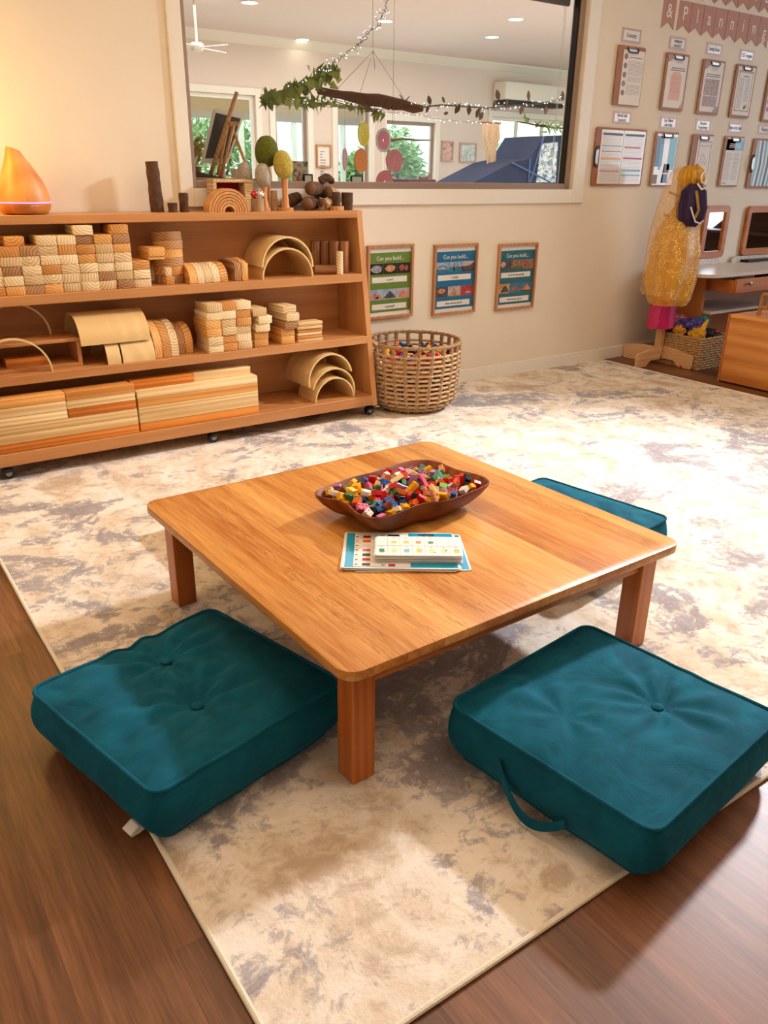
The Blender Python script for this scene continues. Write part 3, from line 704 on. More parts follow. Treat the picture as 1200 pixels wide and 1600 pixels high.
# diffuser
d=thing('aroma_diffuser',(-.398,1.97,ZT),'teardrop wood-grain aroma diffuser with a pink light ring on the shelf','diffuser')
c=(-.398,1.97,ZT); M['diff']=wood('diffuser_wood_grain',(190,112,44),(234,164,84),'Z',6,.45,.35)
bm=nb(); lathe(bm,[(0,0),(.070,0),(.082,.004),(.092,.016),(.0965,.032),(.097,.040)],c,48); part(d,'base',bm,M['diff'],True)
bm=nb(); lathe(bm,[(.0972,.0402),(.0982,.0415),(.0982,.0445),(.0972,.0458)],c,48); part(d,'light_ring',bm,plain('pink_light',(255,150,190),.4,emit=(255,120,190),es=1.1),True,label='glowing pink ring')
bm=nb(); lathe(bm,[(.097,.046),(.0955,.062),(.089,.088),(.077,.120),(.062,.152),(.047,.182),(.035,.205),(.029,.222),(.024,.232)],c,48)
for v in bm.verts:                                                        # slanted, slightly leaning spout
    z=v.co.z-ZT
    if z>.19: v.co.z-=.35*(v.co.x-c[0])*min(1,(z-.19)/.03)
    v.co.x+=-.012*max(0,(z-.12)/.11)
part(d,'cover',bm,M['diff'],True)
bm=nb()
for i in range(-2,3): tube(bm,[(-.385+i*.006+.0,1.97-.0955,ZT+.030),(-.385+i*.006+.0,1.97-.0955,ZT+.034)],.0012,6)
part(d,'control_marks',bm,M['paper'])
# globe floor lamp standing left of the shelf, outside the picture
l_=thing('floor_lamp',(-.80,1.86,-.008),'slim floor lamp with a glowing globe left of the block shelf','lamp')
bm=nb(); lathe(bm,[(0,0),(.12,0),(.12,.012),(.02,.02),(0,.02)],(-.80,1.86,-.008),28); part(l_,'base',bm,M['black'],True)
bm=nb(); tube(bm,[(-.80,1.86,.0),(-.80,1.86,1.26)],.009,10); part(l_,'pole',bm,M['black'],True)
bm=nb(); bmesh.ops.create_uvsphere(bm,u_segments=24,v_segments=16,radius=.085,matrix=Matrix.Translation((-.80,1.86,1.345))); part(l_,'globe_shade',bm,plain('lamp_globe',(255,214,140),.4,emit=(255,204,104),es=GLOBE),True)
def log(name,pts,r,label,cat,matn='bark',seg=16,group=None,jit=.12,cut=True,rings=9):
    P=[Vector(p) for p in pts]; L=[]
    for i in range(rings+1):
        f=i/rings*(len(P)-1); k=min(int(f),len(P)-2); L.append(P[k].lerp(P[k+1],f-k))
    o=thing(name,tuple((P[0]+P[-1])/2 if P[0].z==P[-1].z else P[0]),label,cat,group)
    rr=r if isinstance(r,(list,tuple)) else [r,r]
    rs=[(rr[0]+(rr[-1]-rr[0])*i/rings)*(1+jit*.6*noise.noise(Vector((i*.9,r if not isinstance(r,(list,tuple)) else r[0]*50,len(label))))) for i in range(rings+1)]
    bm=nb(); vs=tube(bm,L,rs,seg)
    for v in vs: v.co+=Vector((noise.noise(v.co*60),noise.noise(v.co*60+Vector((9,0,0))),0))*rs[0]*jit
    part(o,'bark',bm,M[matn],True)
    if cut:
        for e,nn in ((0,1),(-1,-2)):
            dd=(L[e]-L[nn]).normalized(); bm=nb(); tube(bm,[L[e]-dd*.001,L[e]+dd*.0012],rs[e]*.93,seg); part(o,'cut_end',bm,M['endgrain'])
    return o
log('standing_log',[(.137,1.985,ZT),(.134,1.985,ZT+.10),(.131,1.987,ZT+.197)],[.0275,.0265],'tall bark-covered log section standing near the middle of the shelf top','log',group=None)
log('log_slice',[(.192,1.95,ZT),(.192,1.95,ZT+.036)],.0195,'short dark log slice standing right of the tall log section','log',rings=3)
log('log_slice',[(.244,1.95,ZT),(.244,1.95,ZT+.076)],[.0185,.0205],'medium dark log slice standing left of the rainbow arches','log',rings=4)
# nested rainbow arches
rb_=thing('rainbow_stacker',(.428,1.90,ZT),'tan nested wooden rainbow arches standing on the shelf top','wooden rainbow')
for k in range(6):
    ro=.096-k*.0125; bm=nb(); vs=halfring(bm,ro,ro-.0100,1.89,1.955,28)
    for v in vs: v.co.x+=.428; v.co.z+=ZT
    part(rb_,'arch',bm,wood('rainbow_tan_%d'%k,(196,134,72),(230,176,108),'Y',14,.5,.25) if k==0 else bpy.data.materials['rainbow_tan_0'],True)
# little wooden box with red back behind it
bxx=thing('open_box',(.475,1.99,ZT),'small open pine box with a red back behind the rainbow arches','box')
for n_,a in (('side',(.395,.410,1.972,2.045,ZT,ZT+.118)),('side',(.545,.586,1.972,2.045,ZT,ZT+.118)),('top',(.395,.586,1.972,2.045,ZT+.1185,ZT+.132))):
    bm=nb(); bx(bm,*a,.0015); part(bxx,n_,bm,M['b_pale'])
bm=nb(); bx(bm,.4105,.5445,2.035,2.043,ZT,ZT+.118); part(bxx,'back',bm,col('red_felt',(150,20,20),.9),label='red back panel')
# felt trees
def tree(x,y,th_,tr,ch,cr,colr,label,base=None,lean=0,trm='lightwood',nm=None):
    o=thing('felt_tree',(x,y,ZT),label,'toy tree','felt toy trees on the shelf top')
    bm=nb(); pr=[(0,.0),(tr*1.3,0),(tr*1.15,.012),(tr*.85,th_*.4),(tr*.9,th_*.8),(tr*1.1,th_),(0,th_)]
    z0=.0
    if base: z0=.014
    lathe(bm,pr,(x,y,ZT+z0),20,jit=.10); part(o,'trunk',bm,M[trm],True)
    if base: bm=nb(); lathe(bm,[(0,0),(base,0),(base,.0135),(0,.0135)],(x,y,ZT),24); part(o,'base_disc',bm,M['lightwood'],True)
    bm=nb(); n=14; H_=ch; z1=z0+th_-.006
    prof=[(0,0)]+[(cr*math.sin(PI*k/n)**.85*(1.08-.22*(k/n)),H_*(1-math.cos(PI*k/n))/2) for k in range(1,n)]+[(0,H_)]
    vs=lathe(bm,prof,(x,y,ZT+z1),32)
    for v in vs: v.co+=Vector((1,1,1))*.0025*noise.noise(v.co*70); v.co.x+=lean*(v.co.z-ZT-z1)
    fm='felt_'+nm
    if fm not in M:
        t=NT(fm); a=t.noise(t.coords(),95,4,.7); t.base(t.ramp(a,[(.3,tuple(int(q*.72) for q in colr)),(.7,colr)])); t.rough(.95); t.bump(a,.9,.003); M[fm]=t.m
    part(o,'felt_crown',bm,M[fm],True); return o
tree(.690,2.028,.192,.014,.130,.0560,(104,112,24),'dark green felt tree, tallest, at the back of the shelf top','',0,nm='green')
tree(.731,1.94,.128,.0155,.120,.0460,(206,186,84),'yellow-green felt tree on a round base, right of the dark green one',.036,-.10,nm='yellow')
tree(.566,2.012,.100,.013,.110,.0350,(176,164,148),'left of two grey felt trees, behind the red-capped mushroom','',nm='grey',trm='dowel')
tree(.638,1.965,.092,.0145,.100,.0390,(192,182,164),'right of two grey felt trees, standing on a small wooden round',.024,-.06,nm='greyb')
log('log_slice',[(.688,1.968,ZT),(.688,1.968,ZT+.085)],[.0175,.013],'pale bark log stump between the grey and the yellow-green felt trees','log','barkpale',rings=4,jit=.2)
log('log_slice',[(.581,1.925,ZT),(.581,1.925,ZT+.054)],[.0300,.029],'square-looking pale log slice with a red bead resting on it','log','barkpale',rings=3,jit=.04)
# red bead and pale flower on that slice
bm=nb(); bmesh.ops.create_icosphere(bm,subdivisions=3,radius=.0165); 
for v in bm.verts: v.co+=Vector((.563,1.918,ZT+.0715))
o=thing('mushroom_bead',(.563,1.918,ZT+.055),'red round bead with white dots on the pale log slice','bead'); part(o,'bead',bm,col('red_gloss',(178,16,24),.2),True)
bm=nb()
for a,b in ((.3,.5),(-.7,.2),(1.2,-.1),(-1.5,.6),(0.2,-.6)):
    c_=Vector((math.sin(a)*math.cos(b),-math.cos(a)*math.cos(b),math.sin(b)))*.0155+Vector((.563,1.918,ZT+.0715)); bmesh.ops.create_icosphere(bm,subdivisions=1,radius=.0028,matrix=Matrix.Translation(c_))
part(o,'dots',bm,M['paper'],True,label='white dots')
bm=nb()
for k in range(9):
    a=2*PI*k/9; c_=Vector((.596,1.925,ZT+.069)); tube(bm,[c_,c_+Vector((math.cos(a)*.022,math.sin(a)*.012,.006+.010*math.sin(a*2)))],[.0085,.002],6)
single('dried_flower',bm,M['paper'],'small white dried flower beside the red bead','flower',smooth=True)
# driftwood and logs
log('branch_log',[(.832,1.915,ZT+.031),(.885,1.965,ZT+.031),(.94,2.015,ZT+.031)],[.0295,.027],'dark log lying nearest the front, cut end facing out','log')
log('branch_log',[(.865,1.935,ZT+.096),(.925,1.985,ZT+.090),(.99,2.03,ZT+.078)],[.0320,.028],'thick dark log resting on top of the log pile, round end facing out','log')
log('branch_log',[(.965,1.945,ZT+.082),(1.02,1.975,ZT+.072),(1.07,2.015,ZT+.046)],[.0250,.020],'pale weathered log sloping down at the right of the log pile','log','barkpale',jit=.25)
log('branch_log',[(.915,1.915,ZT+.028),(.965,1.945,ZT+.030),(1.005,1.985,ZT+.030)],[.0270,.025],'rough pale bark chunk at the bottom of the log pile','log','barkpale',jit=.3)
log('branch_log',[(.772,2.005,ZT+.035),(.815,2.025,ZT+.045),(.855,2.043,ZT+.055)],[.030,.024],'dark split log behind the yellow-green tree','log',jit=.25)
log('branch_log',[(.975,2.03,ZT+.128),(1.01,2.03,ZT+.145),(1.045,2.043,ZT+.128)],[.021,.016],'small bark piece on the very top of the log pile','log',jit=.3)
log('log_slice',[(.992,1.918,ZT+.0205),(.992,1.918,ZT+.080)],[.0215,.020],'upright log slice on a thin round, right of the log pile','log',rings=3)
log('log_slice',[(.992,1.918,ZT),(.992,1.918,ZT+.019)],.0370,'thin flat wood round under an upright slice, right of the logs','log','lightwood',rings=2,jit=.03)
log('log_slice',[(1.058,1.925,ZT),(1.058,1.925,ZT+.078)],[.0260,.028],'upright dark log slice at the right end of the shelf top','log',rings=4,jit=.05)
# ---------------------------------------------------------------- framed posters on the wall
PICS={}
def pic(nm,stops,scale): 
    if nm not in PICS: PICS[nm]=photo_mat('picture_'+nm,stops,scale)
    return PICS[nm]
pic('night',[(.35,(16,12,14)),(.6,(40,26,24))],40); pic('sky',[(.3,(90,140,180)),(.7,(190,205,215))],25); pic('dusk',[(.3,(150,150,170)),(.7,(215,190,180))],25)
pic('water',[(.3,(30,96,130)),(.7,(70,140,165))],60); pic('rockblue',[(.35,(70,110,140)),(.65,(200,190,200))],90); pic('cave',[(.35,(140,84,50)),(.65,(228,170,130))],60)
pic('redrock',[(.35,(110,40,34)),(.65,(206,120,100))],110); pic('sand',[(.35,(190,96,66)),(.65,(226,150,120))],50); pic('dark',[(.35,(34,28,30)),(.65,(110,96,90))],90)
pic('crowd',[(.3,(40,26,22)),(.5,(150,96,60)),(.7,(220,200,180))],120); pic('red',[(.35,(140,20,24)),(.65,(214,90,80))],110); pic('gold',[(.35,(130,80,30)),(.65,(236,190,130))],90); pic('green',[(.35,(40,70,40)),(.65,(110,130,80))],80)
def poster(x0,x1,z0,z1,bgc,bgn,label,lines,cells):
    t=thing('framed_poster',((x0+x1)/2,W,z0),label,'poster','framed build posters on the wall')
    fwd=.014; yb=W-.0006; yf=W-.020
    bm=nb()
    for a in ((x0,x0+fwd,z0,z1),(x1-fwd,x1,z0,z1),(x0+fwd,x1-fwd,z0,z0+fwd),(x0+fwd,x1-fwd,z1-fwd,z1)): bx(bm,a[0],a[1],yf,yb,a[2],a[3],.0012)
    part(t,'frame',bm,M['frame'])
    a,b,c,d=x0+fwd,x1-fwd,z0+fwd,z1-fwd; h=d-c; w_=b-a; yp=yb-.006
    bm=nb(); bx(bm,a,b,yp,yb,c,d); part(t,'sheet',bm,M['paper'])
    bm=nb(); bx(bm,a,b,yp-.0006,yp-.0001,c+h*.055,d-h*.07); part(t,'coloured_ground',bm,col(bgn,bgc,.5),label='plain coloured poster ground')
    m_=w_*.0; cw=(w_-.012)/3; yq=yp-.0008
    for r,zc in enumerate((c+h*.645,c+h*.27)):
        for k in range(3):
            xx=a+.004+k*(cw+.002); zz=zc-h*.0; hh=h*.155
            bm=nb(); kind,shapes=cells[r*3+k]; mats=[PICS[kind]]
            bx(bm,xx,xx+cw,yq-.0002,yq,zz-.01,zz-.01+hh)
            for s_ in shapes:
                mats.append(PICS[s_[0]]); poly=[(xx+u*cw,zz-.01+v*hh) for u,v in s_[1]]; prism(bm,poly,'Y',yq-.0006,yq-.0003,mi=len(mats)-1)
            part(t,'picture',bm,mats)
    for txt,zc in ((lines[0],c+h*.535),(lines[1],c+h*.135)):
        bm=nb(); bx(bm,a+w_*.07,b-w_*.09,yq-.0003,yq,zc-h*.042,zc+h*.042); part(t,'caption_strip',bm,M['paper'],own=True)
        part(t,'caption',text_bm(txt,.0185,on_wall((a+b)/2,yq-.0006,zc),xs=.8),M['ink'])
    part(t,'title',text_bm('Can you build...',.031,on_wall((a+b)/2,yq-.0003,d-h*.155),xs=.92),M['paper'],label='white title lettering')
    bm=nb(); bx(bm,a,b,yf+.004,yf+.0052,c,d); part(t,'glazing',bm,M['pglass'])
tri=lambda a,b,h:[(a,.12),(b,.12),((a+b)/2,h)]
arch=[(.1,.3)]+[(.5-.4*math.cos(PI*k/10),.3+.38*math.sin(PI*k/10)) for k in range(11)]+[(.85,.3)]+[(.5+.33*math.cos(PI*k/10),.3+.30*math.sin(PI*k/10)) for k in range(11)]
blob=lambda cx,cy,rx,ry:[(cx+rx*math.cos(2*PI*k/12)*(1+.18*math.sin(k*2.3)),cy+ry*math.sin(2*PI*k/12)) for k in range(12)]
poster(1.272,1.573,.424,.805,(98,132,40),'poster_green','green-backed framed poster, leftmost, half behind the shelf end and above the round basket',('a cave?','a pyramid?'),
 [('night',[('rockblue',blob(.5,.5,.4,.36))]),('night',[('cave',blob(.5,.52,.38,.34))]),('night',[('redrock',blob(.35,.55,.2,.3)),('redrock',blob(.72,.5,.14,.26))]),
  ('sky',[('sand',tri(0,.7,.75)),('sand',tri(.4,1,.6))]),('sky',[('dark',tri(0,1,.85))]),('dusk',[('sand',tri(.05,1,.8))])])
poster(1.716,2.032,.409,.794,(0,112,160),'poster_blue','bright blue-backed framed poster, middle one of three on the wall',('a bridge?','these famous places?'),
 [('sky',[('water',[(0,0),(1,0),(1,.3),(0,.3)]),('dark',arch)]),('sky',[('water',[(0,0),(1,0),(1,.45),(0,.45)]),('redrock',[(.36,.1),(.44,.1),(.44,.9),(.36,.9)]),('redrock',[(0,.42),(1,.42),(1,.47),(0,.47)])]),('dusk',[('dark',[(0,0),(1,0),(1,.9),(.7,.6),(.3,.5),(0,.55)])]),
  ('dark',[('cave',blob(.5,.6,.3,.25))]),('dusk',[('gold',[(.3,.2),(.7,.2),(.62,.6),(.5,.9),(.38,.6)]),('gold',[(0,0),(1,0),(1,.2),(0,.2)])]),('red',[('paperish' if 0 else 'dusk',blob(.6,.3,.2,.12))])])
poster(2.195,2.508,.399,.782,(0,104,120),'poster_teal','teal-backed framed poster, rightmost of three, clear of the basket',('a zoo for the animals?','these famous places?'),
 [('dark',[('dusk',blob(.3,.6,.2,.3))]),('crowd',[('green',[(0,0),(1,0),(1,.35),(0,.3)])]),('crowd',[('redrock',blob(.3,.6,.2,.3))]),
  ('gold',[('dark',tri(.2,1,.9))]),('water',[('redrock',blob(.5,.4,.34,.25))]),('water',[('sand',tri(0,1,.85)),('green',[(0,0),(1,0),(1,.18),(0,.2)])])])

# ---------------------------------------------------------------- clipboards, labels and bunting
GB='clipboards hung in two rows on the wall'
def clipboard(x0,x1,z0,z1,label,paperbox,prt,side=False):
    t=thing('clipboard',((x0+x1)/2,W,z0),label,'clipboard',GB)
    bm=nb(); n=rrect((x1-x0)/2,(z1-z0)/2,.012,4); prism(bm,[(x+(x0+x1)/2,z+(z0+z1)/2) for x,z in n],'Y',W-.014,W-.0115+.003); part(t,'board',bm,M['board'])
    bm=nb(); bx(bm,(x0+x1)/2-.03,(x0+x1)/2+.03,W-.0108,W-.0006,z0+.1,z0+.16); part(t,'hanging_pad',bm,M['paper'])
    yb=W-.0142
    cx=(x0+x1)/2; zc=z1-.022
    bm=nb(); bm2=nb()
    if not side:
        tube(bm,[(cx-.045,yb-.003,zc+.012),(cx-.045,yb-.012,zc-.002),(cx-.038,yb-.013,zc-.012),(cx+.038,yb-.013,zc-.012),(cx+.045,yb-.012,zc-.002),(cx+.045,yb-.003,zc+.012)],.0035,8)
        bx(bm2,cx-.04,cx+.04,yb-.008,yb-.0024,zc-.008,zc+.006,.001)
    else:
        zc=(z0+z1)/2; xc=x0+.012
        tube(bm,[(xc+.02,yb-.003,zc-.055),(xc-.008,yb-.012,zc-.05),(xc-.022,yb-.014,zc-.02),(xc-.022,yb-.014,zc+.02),(xc-.008,yb-.012,zc+.05),(xc+.02,yb-.003,zc+.055)],.005,8)
        bx(bm2,xc-.006,xc+.02,yb-.008,yb-.0024,zc-.04,zc+.04,.001)
    part(t,'clip_lever',bm,M['black'],True); part(t,'clip_plate',bm2,M['steel'])
    a,b,c,d=paperbox; bm=nb(); bx(bm,a,b,yb-.0020,yb-.0002,c,d); pp=part(t,'paper',bm,M['gloss' if side or 'gloss' in label else 'paper'])
    bm=nb(); mats=[]
    def q(u0,u1,v0,v1,m_,k=0):
        if m_ not in mats: mats.append(m_)
        bx(bm,a+u0*(b-a),a+u1*(b-a),yb-.0026-.0003*k,yb-.0021-.0003*k,c+v0*(d-c),c+v1*(d-c),mi=mats.index(m_))
    def poly(pts,m_,k=0):
        if m_ not in mats: mats.append(m_)
        prism(bm,[(a+u*(b-a),c+v*(d-c)) for u,v in pts],'Y',yb-.0026-.0003*k,yb-.0021-.0003*k,mi=mats.index(m_))
    prt(q,poly); base=wpos(pp)
    if len(bm.verts): mesh_obj('print',bm,mats,base,False,parent=pp)
    return t
def lines(q,u0,u1,v0,v1,n,m_,h=.006,k=0,rag=.12,gaps=()):
    for i in range(n):
        if i in gaps: continue
        v=v1-(v1-v0)*i/max(1,n-1); q(u0,u1-rag*R_.random()*(u1-u0),v-h/2,v+h/2,m_,k)
INK=M['print']; DK=M['ink']; rose=col('rose_print',(176,138,136),.5); peach=col('peach_print',(222,176,150),.5); navy=col('navy_print_glint',(24,78,112),.3); cyanp=col('cyan_print_glint',(60,150,190),.3)
gr=col('dark_green_print',(66,84,72),.4); am=col('amber_print',(232,178,96),.4); mag=col('magenta_print',(190,76,110),.4); teal=col('teal_print_glint',(90,170,180),.3); mag2=col('salmon_print',(206,120,112),.4); tan=col('tan_print',(200,170,120),.5)
pm=photo_mat('picture_mauve_photo',[(.35,(90,66,76)),(.6,(170,130,140))],150)
def p1(q,poly):
    for k in range(5):
        poly([(.13+.085*math.cos(2*PI*i/16),.90-.165*k-.02+.055*math.sin(2*PI*i/16)) for i in range(16)],pm)
    lines(q,.27,.98,.20,.80,26,INK,.005,gaps=(11,16,17)); q(.27,.92,.865,.875,DK)
def p2(q,poly):
    poly([(0,1),(.2,1),(.22,.93),(.12,.88),(0,.86)],rose); lines(q,.42,.72,.86,.89,2,INK); q(.22,.90,.755,.768,DK); q(.18,.92,.715,.728,DK)
    poly([(.22,.15),(.80,.15),(.80,.58)]+[(.51+.29*math.cos(PI*i/10),.58+.12*math.sin(PI*i/10)) for i in range(11)]+[(.22,.58)],peach); lines(q,.27,.76,.30,.60,12,mag2,.005,1,gaps=(3,7)); poly([(.8,0),(1,0),(1,.14),(.93,.08)],mag2)
def p3(q,poly):
    poly([(0,1),(.2,1),(.22,.93),(.12,.86),(0,.84)],rose); lines(q,.38,.70,.84,.89,3,INK); q(.12,.88,.745,.758,DK); q(.1,.86,.705,.718,DK)
    for i in range(2):
        for j in range(2): q(.10+.39*j,.48+.39*j,.30-.22*i+.03,.66-.33*i if i==0 else .32,PICS['crowd'],j)
    poly([(.7,0),(1,0),(1,.12),(.85,.12)],rose)
def p4(q,poly):
    for a_ in ((.08,.92,.88,.92),(.08,.92,.08,.11),(.08,.12,.08,.92),(.88,.92,.08,.92)): q(*a_,tan)
    q(.34,.68,.80,.815,DK); lines(q,.17,.48,.15,.76,30,INK,.006,rag=.3); lines(q,.53,.84,.30,.76,22,INK,.006,rag=.3); poly([(.6,.14),(.66,.24),(.72,.14)],DK); poly([(.7,.16),(.78,.26),(.76,.16)],DK)
clipboard(3.032,3.276,1.551,1.866,'clipboard with five round photos and a long letter, top row leftmost',(3.080,3.270,1.556,1.845),p1)
clipboard(3.478,3.704,1.546,1.864,'clipboard holding a peach arch-shaped notice, second in the top row',(3.497,3.688,1.562,1.852),p2)
clipboard(3.852,4.085,1.541,1.857,'clipboard showing a large photo collage, third in the top row',(3.872,4.070,1.556,1.845),p3)
clipboard(4.214,4.443,1.537,1.856,'clipboard with a tan-bordered two-column page, fourth in the top row',(4.236,4.430,1.553,1.843),p4)
clipboard(4.600,4.83,1.525,1.85,'clipboard cut by the right edge of the photo, top row',(4.622,4.81,1.54,1.835),p1)
def c1(q,poly):
    for u0,u1 in ((.03,.47),(.53,.97)):
        q(u0,u1,.90,.945,gr); lines(q,u0,u1,.04,.88,34,INK,.005,rag=.05)
    q(.03,.47,.455,.49,am,1); q(.53,.97,.47,.505,mag,1); q(.03,.47,.23,.255,mag2,1); q(.53,.97,.24,.28,teal,1); q(.53,.97,.155,.18,teal,1); q(.53,.9,.68,.71,mag2,1); q(.03,.47,.70,.712,gr,1); q(.03,.47,.60,.612,gr,1); q(.495,.502,0,1,DK)
clipboard(2.917,3.385,1.100,1.427,'wide sideways clipboard with two glossy colour-coded pages, bottom row leftmost',(2.965,3.372,1.112,1.415),c1,True)
def c2(q,poly):  # blue, aqua and white window reflections painted onto the page
    q(.0,.34,.36,.96,navy); q(.36,.5,.05,.9,M['gloss']); q(.4,.72,.04,.22,navy); q(.45,.75,.24,.42,INK); q(.62,.98,.3,.95,teal); q(0,.22,.02,.2,INK); q(.2,.3,.3,.8,cyanp,1); poly([(.34,.0),(.4,.0),(.56,.9),(.48,.9)],M['gloss'],1)
clipboard(3.474,3.705,1.100,1.423,'clipboard with a glossy page, navy and aqua reflections painted on, second in the bottom row',(3.492,3.698,1.108,1.410),c2)
def c3(q,poly):
    for a_ in ((.12,.9,.885,.895),(.12,.9,.10,.108),(.12,.135,.10,.89),(.885,.9,.10,.89)): q(*a_,DK)
    q(.2,.8,.80,.81,INK); lines(q,.2,.8,.16,.28,7,INK,.005)
    for i in range(9):
        u=.28+.1*(i%5); v=.45+.12*(i//5)+.05*(i%2); poly([(u+.07*math.cos(2*PI*k/10+i),v+.04*math.sin(2*PI*k/10)) for k in range(10)],mag2); poly([(u+.05*math.cos(2*PI*k/10+i),v+.03*math.sin(2*PI*k/10)) for k in range(10)],M['paper'],1)
clipboard(3.858,4.085,1.100,1.422,'clipboard with a black-bordered page of red petals, behind the dress stand top',(3.915,4.085,1.108,1.412),c3)
def c4(q,poly):
    q(0,1,.74,.97,cyanp); q(0,.5,.74,.97,navy); q(.2,.8,.86,.88,M['paper'],1); q(.15,.85,.82,.84,M['paper'],1); q(.15,.85,.79,.80,M['paper'],1); lines(q,.06,.46,.12,.68,22,INK,.005,rag=.3); lines(q,.52,.94,.12,.68,22,INK,.005,rag=.3); q(.05,.3,.03,.05,navy)
clipboard(4.216,4.444,1.100,1.422,'clipboard with a blue-headed two-column page, fourth in the bottom row',(4.240,4.436,1.110,1.412),c4)
def c5(q,poly):  # striped window reflections painted across the sheet in navy and aqua
    for i in range(9): poly([(i*.12,0),(i*.12+.06,0),(i*.12+.10,.5),(i*.12+.07,1),(i*.12+.01,1),(i*.12+.04,.5)],navy if i%2 else teal)
clipboard(4.560,5.02,1.090,1.418,'wide sideways clipboard, glossy page painted with wavy blue-striped reflections, at the right edge',(4.60,5.0,1.105,1.405),c5,True)
def label_card(x0,x1,z0,z1,txt,label):
    t=thing('label_card',((x0+x1)/2,W,z0),label,'label','pink-bordered name cards on the wall')
    bm=nb(); bx(bm,x0,x1,W-.0022,W-.0004,z0,z1); part(t,'border',bm,M['pinkb'])
    bm=nb(); bx(bm,x0+.016,x1-.016,W-.0028,W-.0023,z0+.012,z1-.012); part(t,'card',bm,M['gloss'])
    n=len(txt); 
    for i,s_ in enumerate(txt): part(t,'lettering',text_bm(s_,.034 if n==1 else .027,on_wall((x0+x1)/2,W-.0031,(z0+z1)/2+(n-1)*.0125-i*.025),xs=.52 if len(s_)>11 else .68),M['ink'])
label_card(3.060,3.232,1.884,1.958,['Economy'],'small pink-bordered name card above the five-photo clipboard')
label_card(3.500,3.664,1.884,1.953,['Emerging any','concerns?'],'small pink-bordered name card above the peach arch notice')
label_card(3.874,4.040,1.883,1.952,['Learning Stories'],'small pink-bordered name card above the photo collage clipboard')
label_card(4.241,4.403,1.876,1.944,['ECE engages'],'small pink-bordered name card above the tan-bordered page')
label_card(3.062,3.229,1.452,1.520,['National Quality','Standards'],'small pink-bordered name card above the wide clipboard at left')
label_card(3.511,3.681,1.442,1.511,['Early Childhood','Code of Ethics'],'small pink-bordered name card above the page with painted navy and aqua reflections')
label_card(3.880,4.041,1.439,1.513,['Emergent','Programming'],'small pink-bordered name card above the black-bordered petal page')
label_card(4.247,4.402,1.442,1.507,['Rights of the Child'],'small pink-bordered name card above the blue-headed page')
label_card(4.60,4.76,1.445,1.51,['Planning'],'small pink-bordered name card above the page with painted striped reflections, cut by the photo edge')
def flag(x,zt,zb,ch,label,idx):
    w_=.118; t=thing('bunting_flag',(x+w_/2,W,zb),label,'bunting','dusty pink letter flags on the wall')
    bm=nb(); prism(bm,[(x,zb),(x+w_/2,zb+.036),(x+w_,zb),(x+w_,zt),(x,zt)],'Y',W-.0035-.0008*(idx%2),W-.0008*(idx%2)-.0004-.0008); part(t,'pennant',bm,M['pink'])
    if ch: part(t,'letter',text_bm(ch,.105,on_wall(x+w_/2,W-.0056,(zt+zb)/2+.012 if ch not in 'gp' else (zt+zb)/2-.002),xs=.85,offset=.0012),M['paper'],label='white letter')
xs=[3.402]+[3.552+.1225*k for k in range(8)]
where=['leftmost','second','third','fourth','fifth','sixth','seventh','eighth','last, at the photo edge']
for k,(x,ch) in enumerate(zip(xs,'&Planning')): flag(x,2.145,1.985-.0018*k,ch,f"dusty pink flag lettered {ch if ch!='&' else 'with an ampersand'}, {where[k]} in the lower bunting row",k)
W2='Curriculum'
for k,ch in enumerate(W2):
    x=4.255-.1225*(7-k)
    flag(x,2.325,2.165,ch,f"dusty pink flag of the upper bunting row, {ordinal(k)} letter, mostly above the picture",k+1)
# ---------------------------------------------------------------- scalloped bowl of toy bricks, picture cards
TZ=TH+.0006
rim=[(487,771),(497,765),(510,760),(532,752),(555,744),(583,738),(611,728),(627,723),(641,720),(657,717),(683,720),(702,729),(714,734),(726,737),(740,739),(753,743),(763,748),(767,753),(765,757),(758,760),(746,764),(731,771),(714,778),(697,783),(683,784),(670,785),(656,788),(643,793),(629,799),(614,805),(600,810),(585,810),(570,808),(558,803),(549,795),(542,787),(533,783),(523,780),(510,779),(499,777),(491,775)]
RZ=.372
RP=[PZ(x,y,RZ) for x,y in rim]
cx=sum(p.x for p in RP)/len(RP); cy=sum(p.y for p in RP)/len(RP)
def rad_at(a):
    best=0
    for i in range(len(RP)):
        p,q=RP[i],RP[(i+1)%len(RP)]; ax,ay,bx_,by=p.x-cx,p.y-cy,q.x-cx,q.y-cy
        d=Vector((math.cos(a),math.sin(a))); den=d.x*(by-ay)-d.y*(bx_-ax)
        if abs(den)<1e-9: continue
        t=(ax*(by-ay)-ay*(bx_-ax))/den; u=(ax*d.y-ay*d.x)/den
        if t>0 and -1e-6<=u<=1+1e-6: best=max(best,t)
    return best
NB=96; RR=[rad_at(2*PI*k/NB) for k in range(NB)]
for _ in range(2): RR=[(RR[k-1]+2*RR[k]+RR[(k+1)%NB])/4 for k in range(NB)]
mean=sum(RR)/NB
bowl=thing('scalloped_bowl',(cx,cy,TZ),'dark wooden scalloped dish full of toy bricks on the low table','bowl')
bm=nb(); rings=[]
dp=RZ-TZ
for f,z,inn in ((.0,0,0),(.55,0,0),(.66,.06,0),(.80,.28,0),(.915,.58,0),(.985,.86,0),(1.0,.96,0),(1.0,1.0,0),(.985,1.01,1),(.965,.97,1),(.91,.72,1),(.82,.45,1),(.68,.24,1),(.5,.14,1),(.0,.12,1)):
    ring=[]
    for k in range(NB):
        a=2*PI*k/NB; r_=RR[k]*f if f>.7 else (RR[k]*f*.6+ (RR[k]*.75+mean*.25)*f*.4)
        ring.append(bm.verts.new((cx+r_*math.cos(a),cy+r_*math.sin(a),TZ+dp*z+.0002)))
    rings.append(ring)
